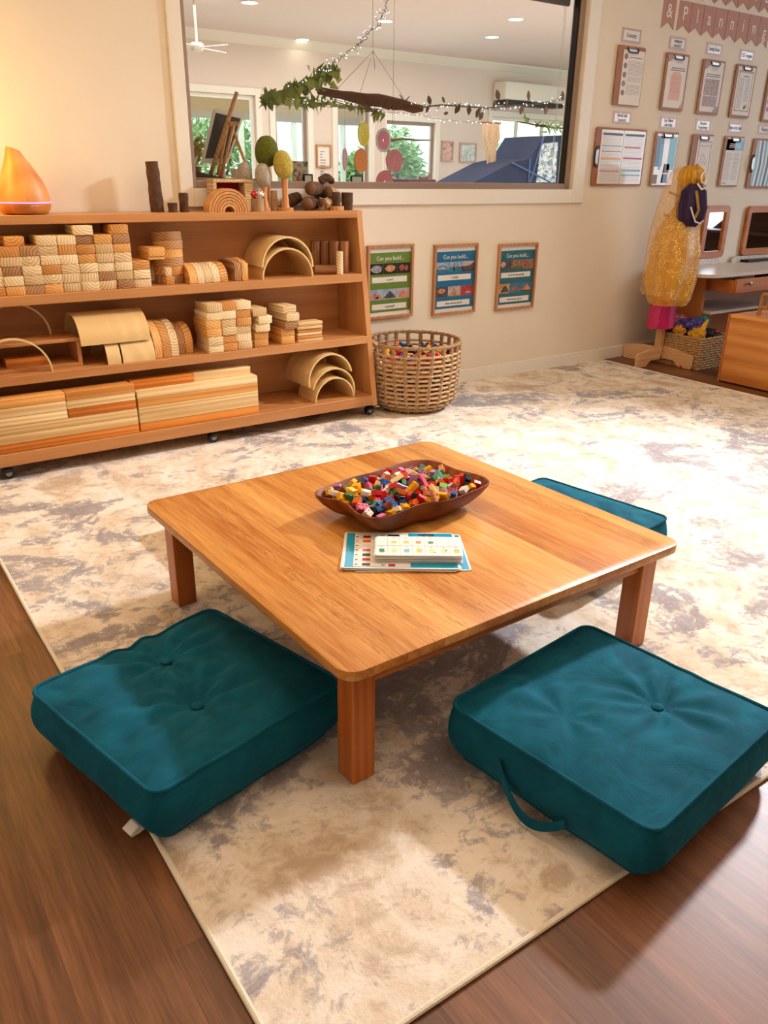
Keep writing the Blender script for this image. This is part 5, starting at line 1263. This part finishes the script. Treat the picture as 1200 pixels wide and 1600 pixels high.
# ---------------------------------------------------------------- the room behind the window
FYW=8.4; FC=2.655; FX0,FX1=-1.5,13.0
bm=nb(); bx(bm,FX0,FX1,W+.1205,FYW+.12,-.05,-.008); struct('floor',bm,plain('pale_far_floor',(206,190,168),.6,var=.06,scale=3))
bm=nb(); bx(bm,FX0,FX1,W+.1205,FYW+.15,FC,FC+.06); struct('ceiling',bm,plain('far_ceiling_paint',(226,214,210),.85,var=.01))
bm=nb(); bx(bm,FX0-.1,FX0,W+.1205,FYW,-.008,FC); struct('wall_left',bm,M['wall'])
bm=nb(); bx(bm,FX1,FX1+.1,W+.1205,FYW,-.008,FC); struct('wall_right',bm,M['wall'])
def rect(l,t,r,b,y):
    a,c=PY(l,t,y),PY(r,t,y); d,e=PY(l,b,y),PY(r,b,y); return (a.x+d.x)/2,(c.x+e.x)/2,(d.z+e.z)/2,(a.z+c.z)/2
HOL=[(rect(297,146,401,283,FYW)),(rect(431,160,481,283,FYW)),(rect(527,166,577,283,FYW)),(rect(603,190,679,283,FYW)),(rect(766,186,886,283,FYW))]
HOL=[(a,b,.02 if i in (1,2) else .75,d) for i,(a,b,c,d) in enumerate(HOL)]
bm=nb(); wall_holes(bm,FX0,FX1,-.008,FC,FYW,FYW+.12,HOL); struct('wall_far',bm,plain('far_wall_paint',(228,214,202),.75,var=.02))
bm=nb(); prism(bm,[(FYW-.11,FC),(FYW-.10,FC-.02),(FYW-.03,FC-.08),(FYW-.001,FC-.10),(FYW-.001,FC)],'X',FX0,FX1); struct('trim_2',bm,M['white'])
for i,(a,b,c,d) in enumerate(HOL):
    bm=nb()
    for q in ((a-.08,a,c,d+.08),(b,b+.08,c,d+.08),(a,b,d,d+.08)): bx(bm,q[0],q[1],FYW-.02,FYW-.001,q[2],q[3],.003)
    struct('trim_%d'%(i+3),bm,M['white'])
    bm=nb(); y0,y1=FYW+.04,FYW+.08; fw=.045
    for q in ((a,a+fw,c,d),(b-fw,b,c,d),(a+fw,b-fw,d-fw,d),(a+fw,b-fw,c,c+fw)): bx(bm,q[0],q[1],y0,y1,q[2],q[3],.003)
    if b-a>1.0:
        mcount=2 if i==4 else 1
        for k in range(mcount): xm=a+(b-a)*(k+1)/(mcount+1); bx(bm,xm-.02,xm+.02,y0,y1,c+fw,d-fw)
    o=struct('window_%d'%(i+2),bm,M['taupe'] if i in(1,2,3) else M['white'])
    bm=nb(); bx(bm,a+fw,b-fw,FYW+.058,FYW+.061,c+fw,d-fw); struct('window_pane',bm,M['wglass'],o)
# neighbouring veranda room with timber bulkhead, seen through the left openings
VB=11.2
xa=PY(285,150,VB).x-1; xb=PY(596,150,VB).x
zb=PY(340,174,VB).z
bm=nb(); bx(bm,xa,xb,VB,VB+.1,zb,3.2); struct('wall_veranda',bm,plain('tan_bulkhead_paint',(176,136,96),.7))
bm=nb(); bx(bm,xa,xb,VB-.03,VB-.001,zb-.10,zb); struct('trim_8',bm,M['taupe'])
bm=nb()
k=0; x=xa
while x<xb: bx(bm,x,x+.07,VB-.02,VB+.05,-.3,zb-.101); x+=.95
bx(bm,xa,xb,VB-.019,VB+.049,.75,.85) if False else None
struct('window_7',bm,M['white'])
bm=nb(); bx(bm,FX0,15,FYW+.1205,26,-.35,-.30); struct('ground',bm,plain('garden_ground',(120,120,96),.9,var=.3,scale=2))
bm=nb(); bx(bm,xb+.1,14.5,FYW+.3,FYW+3.2,2.62,2.70); struct('roof_veranda',bm,plain('veranda_roof',(120,120,122),.7))
# garden shrubs
def leafmat(n,a,b):
    t=NT(n); v=t.noise(t.coords(),7,3); t.base(t.ramp(v,[(.3,a),(.7,b)])); t.rough(.6); t.b.inputs['Subsurface Weight'].default_value=0; return t.m
M['leafg']=leafmat('garden_leaf',(90,140,70),(190,222,150)); M['ivy']=leafmat('ivy_leaf',(96,110,40),(196,200,100)); M['dryleaf']=leafmat('dry_leaf',(92,70,58),(150,122,104)); M['trunk']=M['bark']
def shrub(x,y,z,r,h,n,label,name='garden_shrub',ls=.085):
    o=thing(name,(x,y,z),label,'shrub','shrubs in the garden beyond the far windows')
    rg=random.Random(int(x*100+y*10)); bm=nb()
    for i in range(n):
        d=Vector((rg.gauss(0,1),rg.gauss(0,1),rg.gauss(0,1))).normalized()*(.55+.45*rg.random()); c=Vector((x+d.x*r,y+d.y*r*.8,z+.2+h*.5+d.z*h*.5))
        u=Vector((rg.gauss(0,1),rg.gauss(0,1),rg.gauss(0,1))).normalized(); v=u.orthogonal().normalized(); s=ls*(.6+.8*rg.random())
        bm.faces.new([bm.verts.new(c+u*s),bm.verts.new(c+v*s*.45),bm.verts.new(c-u*s),bm.verts.new(c-v*s*.45)])
    part(o,'foliage',bm,M['leafg']); bm=nb()
    for k in range(4): tube(bm,[(x,y,z),(x+rg.uniform(-.2,.2),y,z+.5*h),(x+rg.uniform(-.5,.5)*r,y,z+.8*h)],[.04,.03,.015],6)
    part(o,'stems',bm,M['trunk'],True)
for k,(px,yy,r,h,lb) in enumerate(((345,14.5,1.3,2.6,'green shrub far outside the leftmost opening behind the easel'),(460,14.2,1.1,1.5,'green shrub outside, seen through the second opening behind the felt trees'),(566,13.0,.9,1.75,'green shrub outside, seen behind the hanging yellow disc'),(655,12.6,1.1,2.2,'leafy shrub filling the window behind the pink discs'),(625,14.6,.9,2.0,'shrub further back behind the window with the pink discs'),(800,12.8,1.0,1.9,'leafy shrub outside the right window, beside the navy tent'),(735,15,1.6,2.4,'shrub far outside between the far windows'),(870,13.6,1.3,1.6,'low shrub outside behind the navy tent'))):
    p=PY(px,250,yy); shrub(p.x,yy+.9*(k%2),-.3,r*.72,h,2300,lb)

def boxpx(name,l,t,r,b,y,dep,mat,label,cat,bev=.004,group=None):
    a,c,z0,z1=rect(l,t,r,b,y); bm=nb(); bx(bm,a,c,y,y+dep,z0,z1,bev); return single(name,bm,mat,label,cat,group)
# split air conditioner
a,b,z0,z1=rect(790,131,886,166,8.12)
ac=thing('air_conditioner',((a+b)/2,8.39,z0),'white wall air conditioner with dark louvres high on the far wall','air conditioner')
bm=nb(); bx(bm,a,b,8.12,8.399,z0+.06,z1,.02,seg=2); part(ac,'casing',bm,M['white'],True); bm=nb(); bx(bm,a+.03,b-.03,8.15,8.38,z0,z0+.059,.005); part(ac,'louvre',bm,M['black'])
# framed notices on the far wall
def fpic(l,t,r,b,inner,label,fm='frame'):
    a,c,z0,z1=rect(l,t,r,b,FYW-.03); o=thing('framed_picture',((a+c)/2,FYW,z0),label,'picture','framed pictures on the far wall')
    bm=nb(); 
    for q in ((a,a+.02,z0,z1),(c-.02,c,z0,z1),(a+.02,c-.02,z0,z0+.02),(a+.02,c-.02,z1-.02,z1)): bx(bm,q[0],q[1],FYW-.03,FYW-.001,q[2],q[3])
    part(o,'frame',bm,M[fm]); bm=nb(); bx(bm,a+.02,c-.02,FYW-.012,FYW-.002,z0+.02,z1-.02); part(o,'sheet',bm,inner)
    return o,(a,c,z0,z1)
o,(a,c,z0,z1)=fpic(495,226,518,262,M['paper'],'thin-framed page of text on the far wall, right of the felt trees')
bm=nb()
for k in range(12): bx(bm,a+.06,c-.06-.08*R_.random(),FYW-.0128,FYW-.0121,z1-.09-k*.034,z1-.078-k*.034)
part(o,'print',bm,M['print'])
fpic(691,220,709,252,photo_mat('picture_pink_collage',[(.4,(206,150,140)),(.5,(232,200,180)),(.6,(120,70,80))],12),'pink patchwork picture on the far wall, left of a silver-framed one','pinkb')
fpic(719,223,745,254,photo_mat('picture_pale_collage',[(.4,(170,190,190)),(.6,(232,232,228))],10),'pale glossy framed picture on the far wall beside the pink patchwork one','pinkb')
# ceiling lights
for k,(px,py,lb) in enumerate(((390,4,'leftmost round downlight, cut by the top edge of the photo'),(473,62,'round downlight close to the cornice above the ivy'),(602,33,'round downlight beside the hanging light string'),(769,58,'round downlight above the air conditioner'),(806,30,'round downlight nearest the window top right'))):
    p=PZ(px,py,FC-.004); t=thing('ceiling_downlight',(p.x,p.y,FC),lb+', seen through the window','downlight','downlights in the far room')
    s=.075
    bm=nb(); lathe(bm,[(s,-.001),(s+.018,-.001),(s+.018,-.008),(s,-.008)],(p.x,p.y,FC),28); part(t,'bezel',bm,M['white'],True)
    bm=nb(); lathe(bm,[(0,-.003),(s-.001,-.003),(s-.001,-.006),(0,-.006)],(p.x,p.y,FC),28); part(t,'lamp',bm,MATS.get('downlight_glow') or plain('downlight_glow',(255,244,225),.4,emit=(255,240,215),es=14))
p=PY(308,76,6.6); cf=thing('reflected_ceiling_fan',(p.x,6.6,FC),'white ceiling fan modelled for a ghost reflection, far left behind the window','fan')  # solid fan added in place of a faint reflection in the glass
c_=(p.x,6.6); ZH=p.z+.05
bm=nb(); tube(bm,[(c_[0],c_[1],FC-.001),(c_[0],c_[1],ZH)],.012,10); part(cf,'rod',bm,M['ceil'],True); bm=nb(); lathe(bm,[(0,0),(.05,0),(.07,-.03),(.05,-.07),(0,-.08)],(c_[0],c_[1],ZH),24); part(cf,'motor',bm,M['ceil'],True)
for k in range(4):
    a=.4+k*PI/2; bm=nb(); bx(bm,.07,.36,-.045,.045,-.004,.004,.003,mat=Matrix.Translation((c_[0],c_[1],ZH-.04))@Matrix.Rotation(a,4,'Z')@Matrix.Rotation(.2,4,'X')); part(cf,'blade',bm,M['ceil'])

# easel with blackboard on a cupboard
def P3(x,y,Y_): return PY(x,y,Y_)
cpa=PZ(306,277,1.10)
cup=thing('side_cupboard',(1.9,3.45,-.008),'tall timber cupboard carrying the easel behind the window','cupboard')
EY=3.30
xe0=PY(300,277,EY).x-.10; xe1=PY(392,277,EY).x+.05; ze=PY(340,278,EY).z
bm=nb(); bx(bm,xe0,xe1,EY-.16,EY+.30,ze-.03,ze,.003); part(cup,'top',bm,M['shelf']); bm=nb(); bx(bm,xe0+.02,xe1-.02,EY-.14,EY+.28,-.007,ze-.0305); part(cup,'carcass',bm,M['shelfZ'])
es=thing('table_easel',tuple(P3(345,277,EY)),'wooden tripod easel standing on the cupboard behind the window','easel')
def bar(x0_,y0_,ya,x1_,y1_,yb,w_,nm='leg'):
    a,b=P3(x0_,y0_,ya),P3(x1_,y1_,yb); a.z=max(a.z,ze+.004); b.z=max(b.z,ze+.004); bm=nb(); vs=tube(bm,[a,b],w_,4); part(es,nm,bm,M['lightwood'])
bar(370,145,EY+.03,329,272,EY-.05,.016,'main_leg'); bar(357,190,EY+.02,340,274,EY-.0,.010); bar(365,196,EY+.03,345,276,EY+.02,.011); bar(361,196,EY+.03,388,266,EY+.22,.011,'rear_strut')
a=P3(357,190,EY-.01); bm=nb(); bx(bm,a.x,a.x+.055,a.y-.02,a.y+.02,a.z-.02,a.z,.002); part(es,'clamp',bm,M['lightwood'])
bl=thing('blackboard',tuple(P3(335,254,EY+.05)),'small white-framed blackboard leaning on the easel','blackboard')
TL,TR,BR_,BL_=P3(335,169,EY+.10),P3(381,180,EY+.12),P3(357,254,EY+.03),P3(315,254,EY+.03)
nrm=(TR-TL).cross(BL_-TL).normalized()
if nrm.y>0: nrm=-nrm
def quadslab(q,th,off):
    bm=nb(); A=[bm.verts.new(p+nrm*off) for p in q]; B=[bm.verts.new(p+nrm*(off-th)) for p in q]; bm.faces.new(A); bm.faces.new(B[::-1])
    for k in range(4): bm.faces.new((A[k],B[k],B[(k+1)%4],A[(k+1)%4]))
    bmesh.ops.recalc_face_normals(bm,faces=bm.faces[:]); return bm
Q=[TL,TR,BR_,BL_]; ce=sum(Q,Vector())/4
part(bl,'frame',quadslab(Q,.014,0),M['white']); part(bl,'slate',quadslab([ce+(p-ce)*Vector((.80,.8,.86)) if 0 else ce+(p-ce)*.84 for p in Q],.002,.0025),col('slate_black',(44,34,30),.6))
def leafy(bm,path,n,size,spread,rg,mi=0,lobed=True):
    P=[Vector(p) for p in path]
    for i in range(n):
        f=rg.random()*(len(P)-1); k=min(int(f),len(P)-2); c=P[k].lerp(P[k+1],f-k)+Vector((rg.gauss(0,spread),rg.gauss(0,spread),rg.gauss(0,spread)-spread*.3))
        s=size*(.6+.7*rg.random()); Mx=Matrix.Translation(c)@Matrix.Rotation(rg.uniform(-.9,.9),4,'Z')@Matrix.Rotation(PI/2+rg.uniform(-.8,.8),4,'X')@Matrix.Rotation(rg.random()*6.28,4,'Z')
        sh=[(0,-.5),(.32,-.62),(.34,-.2),(.75,-.1),(.42,.22),(.45,.6),(.16,.42),(0,1),(-.16,.42),(-.45,.6),(-.42,.22),(-.75,-.1),(-.34,-.2),(-.32,-.62)] if lobed else [(0,-.6),(.35,-.3),(.45,.1),(.3,.5),(0,.9),(-.3,.5),(-.45,.1),(-.35,-.3)]
        c0=bm.verts.new(Mx@Vector((0,.05,.12*s))); vs=[bm.verts.new(Mx@Vector((a*s,b*s,-.05*s*abs(a)))) for a,b in sh]
        for k2 in range(len(vs)): bm.faces.new((c0,vs[k2],vs[(k2+1)%len(vs)])).material_index=mi
rg=random.Random(8)
pl_=thing('potted_twigs',tuple(P3(300,276,EY+.2)),'yellow-green leafy twigs at the left edge behind the window','plant')
base_=P3(303,272,EY+.2); base_.z=ze+.001; bm=nb(); lathe(bm,[(0,0),(.04,0),(.05,.06),(.045,.06),(0,.05)],tuple(base_),18); part(pl_,'pot',bm,M['dowel'],True)
tw=[P3(309,262,EY+.2),P3(312,246,EY+.2),P3(306,232,EY+.2),P3(316,222,EY+.2)]
bm=nb(); tube(bm,[base_+Vector((0,0,.05)),tw[1],tw[3]],.003,5); tube(bm,[base_+Vector((0,0,.05)),tw[2],P3(303,220,EY+.2)],.003,5); part(pl_,'stems',bm,M['dowel'],True)
bm=nb(); leafy(bm,[tw[3],tw[2],P3(304,225,EY+.2),tw[1]],50,.020,.02,rg,lobed=False); part(pl_,'leaves',bm,leafmat('olive_leaf',(120,110,40),(196,180,90)))
# dark folded cloth, candle lamps on the cupboard
bm=nb(); a=P3(307,262,EY-.10); prism(bm,[(a.x-.05,ze+.001),(a.x+.17,ze+.001),(a.x+.06,ze+.02),(a.x-.05,ze+.045)],'Y',EY-.13,EY-.04); single('folded_cloth',bm,col('olive_cloth',(70,58,34),.9),'dark olive cloth at the foot of the easel','cloth')
for px_,lb in ((346,'small glass jar at the foot of the easel, nearer its main leg'),(367,'small white cup beside the easel strut')):
    a=P3(px_,268,EY+.05); bm=nb(); lathe(bm,[(0,0),(.022,0),(.027,.05),(.024,.05),(.020,.004),(0,.004)],(a.x,a.y,ze+.0005),18); single('small_cup',bm,M['paper'],lb,'cup',smooth=True)

# ivy garland, hanging branch and light strings just behind the glass
GY=2.62
ga=thing('ivy_garland',tuple(P3(470,140,GY)),'green ivy garland hanging behind the upper left of the window','garland')
path=[P3(x,y,GY) for x,y in ((414,152),(432,149),(448,143),(462,138),(476,132),(492,127),(505,117),(520,110),(530,112))]
bm=nb(); tube(bm,path,.004,6); part(ga,'vine',bm,M['dowel'],True)
bm=nb(); leafy(bm,path[:6],95,.030,.020,rg); leafy(bm,path[5:],46,.028,.020,rg); part(ga,'leaves',bm,M['ivy'])
path2=[P3(x,y,GY+.02) for x,y in ((455,148),(470,156),(486,163),(505,163),(522,158),(540,164),(560,168),(580,172),(600,178))]
gb=thing('ivy_garland',tuple(path2[4]),'thin ivy trail running under the hanging branch','garland')
bm=nb(); tube(bm,path2,.003,6); part(gb,'vine',bm,M['dowel'],True); bm=nb(); leafy(bm,path2[1:],70,.017,.010,rg); part(gb,'leaves',bm,M['ivy'])
br=thing('hanging_branch',tuple(P3(580,158,GY)),'thick brown branch hung on strings behind the window','branch')
bp_=[P3(x,y,GY) for x,y in ((498,142),(515,145),(534,149),(552,152),(572,156),(592,157),(610,161),(630,164),(646,169),(659,170))]
bm=nb(); vs=tube(bm,bp_,[.018,.021,.022,.029,.032,.034,.034,.030,.026,.018],14)
for v in vs: v.co+=Vector((0,noise.noise(v.co*30),noise.noise(v.co*34+Vector((5,0,0)))))*.007
part(br,'bark',bm,plain('rusty_bark',(122,72,42),.9,var=.5,scale=45,bump=.9),True)
bm=nb(); tube(bm,[bp_[3],P3(575,168,GY),P3(586,176,GY)],[.014,.012,.006],8); tube(bm,[bp_[7],P3(628,152,GY),P3(624,148,GY)],[.006,.004,.002],6); tube(bm,[bp_[7],P3(636,155,GY),P3(640,150,GY)],[.006,.004,.002],6); part(br,'side_twigs',bm,M['dowel'],True)
bm=nb(); kp=P3(583,80,GY)
for q in ((520,146),(560,154),(640,167)): tube(bm,[kp,P3(q[0],q[1],GY)],.0012,4)
tube(bm,[P3(580,20,GY)+Vector((0,0,.6)),kp],.0012,4); tube(bm,[kp,P3(586,108,GY)],.0016,4); part(br,'hanging_string',bm,M['dowel'])
def lights(path,label,n,name='light_string',rad=.0025,wr=.0016,wob=.012,yy=GY):
    P=[P3(x,y,yy) for x,y in path]; t=thing(name,tuple(P[len(P)//2]),label,'string lights'); rg2=random.Random(n)
    L=[]
    for i in range(n*2+1):
        f=i/(n*2)*(len(P)-1); k=min(int(f),len(P)-2); L.append(P[k].lerp(P[k+1],f-k)+Vector((rg2.gauss(0,wob*.3),rg2.gauss(0,wob*.3),rg2.gauss(0,wob*.4))))
    bm=nb(); tube(bm,L,wr,5); first=None
    for i in range(n):
        c=L[i*2+1]; e=c+Vector((rg2.gauss(0,wob),rg2.gauss(0,wob),rg2.gauss(0,wob))); tube(bm,[c,e],wr*.8,4)
        if first is None:
            b2=nb(); bmesh.ops.create_icosphere(b2,subdivisions=1,radius=rad,matrix=Matrix.Translation(e)); first=part(t,'bulb',b2,MATS.get('fairy_bulb') or plain('fairy_bulb',(220,235,255),.3,emit=(215,230,255),es=9),True,own=True); base=wpos(t); z_=bcen_off=e-wpos(first)
        else:
            o=first.copy(); COL.objects.link(o); o.parent=t; o.location=e-bcen_off-base
    part(t,'wire',bm,M['blind'],True); return t
lights([(606,-4),(601,16),(592,38),(580,48),(566,66),(548,78),(531,92),(514,104),(506,112)],'string of tiny white lights climbing from the ivy to the ceiling',42,wob=.016)
lights([(412,142),(425,152),(450,140),(470,134),(490,122),(505,112)],'tiny white lights twined through the ivy garland',22)
lights([(640,168),(665,165),(690,166),(712,163),(740,166),(757,170),(775,171),(800,166),(825,163),(850,160),(882,155)],'bright white light string along the twig right of the branch',70,wob=.014)
lights([(590,174),(625,177),(660,181),(690,186),(720,190),(752,191),(800,193)],'sparse white light string sagging below the branch',26,wr=.001,wob=.006)
lights([(452,156),(480,160),(520,155),(560,165),(600,172)],'tiny white lights along the thin ivy trail',24,wob=.008)
lt=thing('leafy_twig',tuple(P3(760,168,GY)),'long thin twig with grey-brown leaves right of the branch','twig')
tp=[P3(x,y,GY-.02) for x,y in ((655,168),(690,164),(730,167),(760,169),(800,165),(840,163),(882,156))]
bm=nb(); tube(bm,tp,[.005,.005,.004,.004,.004,.003,.002],6); part(lt,'stem',bm,M['blind'],True)
bm=nb()
for (x,y,s,a) in ((671,157,.030,.3),(693,156,.026,.9),(715,170,.034,2.6),(733,171,.034,3.1),(747,176,.036,2.7),(752,181,.030,2.7),(778,149,.036,.3),(773,163,.034,2.9),(792,160,.022,0),(826,150,.036,.2),(815,171,.034,2.9),(853,172,.030,3.0),(879,150,.034,.1),(668,170,.03,2.5),(697,177,.020,1.8)):
    c=P3(x,y,GY-.02); Mx=Matrix.Translation(c)@Matrix.Rotation(.3*math.sin(x),4,'Z')@Matrix.Rotation(PI/2,4,'X')@Matrix.Rotation(a,4,'Z'); sh=[(0,-.9),(.38,-.4),(.5,.1),(.3,.6),(0,.95),(-.3,.6),(-.5,.1),(-.38,-.4)]
    c0=bm.verts.new(Mx@Vector((0,0,.15*s))); vs=[bm.verts.new(Mx@Vector((u*s,v*s,0))) for u,v in sh]
    for k2 in range(8): bm.faces.new((c0,vs[k2],vs[(k2+1)%8]))
part(lt,'leaves',bm,M['dryleaf'])
gt=thing('leafy_twig',tuple(P3(845,198,GY)),'short twig with green leaves low at the right of the window','twig')
bm=nb(); tube(bm,[P3(x,y,GY) for x,y in ((808,190),(826,193),(845,197),(862,199),(884,201))],[.003,.005,.006,.006,.005],6); part(gt,'stem',bm,M['bark'],True)
bm=nb(); leafy(bm,[P3(845,196,GY),P3(860,197,GY),P3(882,200,GY)],38,.017,.016,rg,lobed=False); leafy(bm,[P3(815,186,GY),P3(828,188,GY)],8,.013,.012,rg,lobed=False); part(gt,'leaves',bm,M['leafg'])
# glass discs on threads
def disc(px,py,rx,ry,c_,label,border=None,yy=GY+.06,top=168):
    c=P3(px,py,yy); r_=ry*((c-CAM).dot(CF)/F); turn=math.acos(min(1,rx/ry)); face=math.atan2(c.x-CAM.x,c.y-CAM.y)
    t=thing('hanging_disc',tuple(c),label,'hanging ornament','coloured glass discs hanging on threads')
    mt=NT('glass_disc_'+str(px)); c_=tuple(min(255,int(q*1.12+14)) for q in c_); mt.base(lin(c_)); mt.rough(.15); v=mt.noise(mt.coords(),30,3); mt.base(mt.mix(v,lin(c_),lin(tuple(min(255,int(q*1.25)) for q in c_)))); mt.b.inputs['Transmission Weight'].default_value=.05
    Mx=Matrix.Translation(c)@Matrix.Rotation(-face+turn,4,'Z')
    def ringm(r0,r1,th):
        bm=nb(); n=40; A=[[bm.verts.new(Mx@Vector((q*math.cos(2*PI*k/n)*(1+.02*math.sin(5*k)),s*th,q*math.sin(2*PI*k/n)))) for k in range(n)] for q,s in ((r0,-1),(r1,-1),(r1,1),(r0,1))]
        for i in range(4):
            a,b=A[i],A[(i+1)%4]
            for k in range(n): bm.faces.new((a[k],a[(k+1)%n],b[(k+1)%n],b[k]))
        bmesh.ops.recalc_face_normals(bm,faces=bm.faces[:]); return bm
    ro=r_*(.80 if border else 1.0)
    part(t,'disc',ringm(r_*.12,ro,.003),mt.m,True)
    if border: part(t,'rim',ringm(ro*1.001,r_,.0028),M['gloss'],True,label='clear white rim')
    bm=nb(); tube(bm,[c+Vector((0,0,r_)),P3(px,top,yy)],.0009,4); part(t,'thread',bm,M['pink'])
disc(568,209,8.5,18,(206,170,24),'yellow glass disc hanging above the orange one',top=172); disc(564,251,10,17.5,(196,96,14),'orange glass disc hanging under the yellow one',top=240)
disc(599,219,11.5,17.5,(196,104,128),'pink glass disc with a clear white rim, top of the pink ones',border=1); disc(616,251,13,16.5,(190,112,128),'pink glass disc below and right of the white-rimmed one')
disc(601,284,13,16.5,(186,100,122),'lowest pink glass disc, cut by the window frame',top=168); disc(539,249,3.2,16.5,(206,130,140),'narrow pink disc seen nearly edge-on, left of the orange one',yy=GY+.03,top=160)
# navy cubby tent
TY=6.2
tn=thing('cubby_tent',tuple(P3(840,283,TY)),'navy draped cubby tent with a pale patterned panel at the lower right of the window','tent')
tp_=[P3(x,y,TY) for x,y in ((735,288),(800,254),(828,248),(850,213),(884,211),(890,290),(860,330),(735,330))]
for q_ in tp_[-3:]: q_.z=-.007
bm=nb(); prism(bm,[(p.x,p.z) for p in tp_],'Y',TY,TY+.7)
navym=plain('navy_canvas',(38,52,84),.8,var=.3,scale=3)
part(tn,'canvas',bm,navym)
lp_=[P3(x,y,TY-.012) for x,y in ((846,224),(872,222),(868,285),(838,285))]; bm=nb(); prism(bm,[(p.x,p.z) for p in lp_],'Y',TY-.012,TY-.002); part(tn,'pale_panel',bm,photo_mat('picture_pale_pattern',[(.4,(70,96,120)),(.55,(214,224,224))],22),label='pale patterned panel')  # pale mottled panel on the front of the canvas
for (x0_,y0_,x1_,y1_) in ((800,254,860,285),(828,248,826,285),(850,213,828,285)):
    bm=nb(); tube(bm,[P3(x0_,y0_,TY-.01),P3(x1_,y1_,TY-.01)],.012,6); part(tn,'seam',bm,col('blue_seam',(70,96,140),.7),True)
# macrame hanging, twig ornament, small frames and boxes
mc=thing('macrame_hanging',tuple(P3(768,195,6.6)),'beige knotted macrame hanging left of the right window','wall hanging')
bm=nb(); tube(bm,[P3(753,191,6.6),P3(782,193,6.6)],.012,8); part(mc,'dowel',bm,M['dowel'],True)
bm=nb()
for k in range(16):
    x=755+k*1.6; d_=(1-abs(k-7.5)/9); xe=768+(k-7.5)*.9*(.4 if k%2 else 1); tube(bm,[P3(x,192,6.6),P3(x+1.5*math.sin(k),215,6.6),P3(xe,240,6.6),P3(xe+math.sin(k*2),250+36*d_,6.6)],[.010,.012,.011,.005],6)
part(mc,'cords',bm,plain('macrame_cord',(216,186,152),.9,var=.2,scale=60),True)
lg=thing('window_ledge',(1.5,2.35,1.05),'white ledge running along the far side of the window','ledge'); bm=nb(); bx(bm,WX0-.3,WX1+.3,W+.1215,W+.40,1.06,1.088,.003); part(lg,'board',bm,M['white'])
def small_frame(l,r_,t_,label,yy):
    a,b,z0,z1=rect(l,t_,r_,290,yy); t=thing('framed_card',((a+b)/2,yy,1.0882),label,'picture frame'); z0=1.0885
    bm=nb()
    for q in ((a,a+.006,z0,z1),(b-.006,b,z0,z1),(a+.006,b-.006,z1-.006,z1),(a+.006,b-.006,z0,z0+.006)): bx(bm,q[0],q[1],yy,yy+.012,q[2],q[3])
    part(t,'frame',bm,M['black']); bm=nb(); bx(bm,a+.006,b-.006,yy+.003,yy+.009,z0+.006,z1-.006); part(t,'sheet',bm,M['paper'])
small_frame(475,489,272,'small black-framed card on the ledge left of the log pile',2.40); small_frame(549,567,274,'small black-framed card on the ledge right of the log pile',2.40)
boxpx('storage_box',637,280,681,300,5.2,.3,col('mauve_box',(96,64,84),.7),'dark mauve storage box low behind the window','box')
a=P3(716,283,5.2); a.z=min(PY(637,300,5.2).z,a.z-.021)+.0206; bm=nb(); lathe(bm,[(0,-.02),(.08,-.02),(.12,.02),(.11,.02),(0,-.01)],(a.x,a.y,a.z),24); single('shallow_bowl',bm,M['lightwood'],'shallow tan bowl low behind the window','bowl',smooth=True)
tbx=thing('display_table',(a.x-.4,5.4,-.008),'pale table carrying the mauve box and the tan bowl in the far room','table')
zt_=min(PY(637,300,5.2).z,a.z-.021)-.001
bm=nb(); bx(bm,PY(625,290,5.2).x,PY(735,290,5.2).x,5.05,5.75,zt_-.03,zt_,.003); part(tbx,'top',bm,M['lightwood'])
for x in (PY(625,290,5.2).x+.05,PY(735,290,5.2).x-.05):
    for y in (5.1,5.7): bm=nb(); tube(bm,[(x,y,-.007),(x,y,zt_-.031)],.02,8); part(tbx,'leg',bm,M['lightwood'],True)
bm=nb(); tube(bm,[P3(600,214,3.2),P3(613,219,3.2),P3(630,217,3.2),P3(650,219,3.2),P3(672,219,3.2)],[.012,.010,.007,.006,.004],8); tube(bm,[P3(613,219,3.2),Vector((P3(613,219,3.2).x,3.2,FC-.001))],.0012,4); o=single('hanging_stick',bm,M['blind'],'thin dark horizontal stick hanging right of the pink discs','stick',smooth=True)
bm=nb(); tube(bm,[P3(656,279,5.3),P3(668,277,5.3),P3(674,268,5.3)],[.02,.02,.008],8); single('driftwood_ornament',bm,M['blind'],'small curved dark driftwood piece on the mauve box','ornament',smooth=True)
a,b,z0,z1=rect(457,252,481,276,2.43); z0=1.0885; t=thing('number_chart',((a+b)/2,2.43,z0),'small colourful chart behind the yellow-green felt tree','chart'); bm=nb(); bx(bm,a,b,2.43,2.436,z0+.0061,z1); part(t,'board',bm,photo_mat('picture_chart',[(.4,(190,90,70)),(.5,(230,220,200)),(.6,(90,100,90))],26))
bm=nb(); bx(bm,a-.004,b+.004,2.415,2.45,z0,z0+.006); part(t,'stand',bm,M['lightwood'])
# light switch-like plate and air vent trims are too small to show
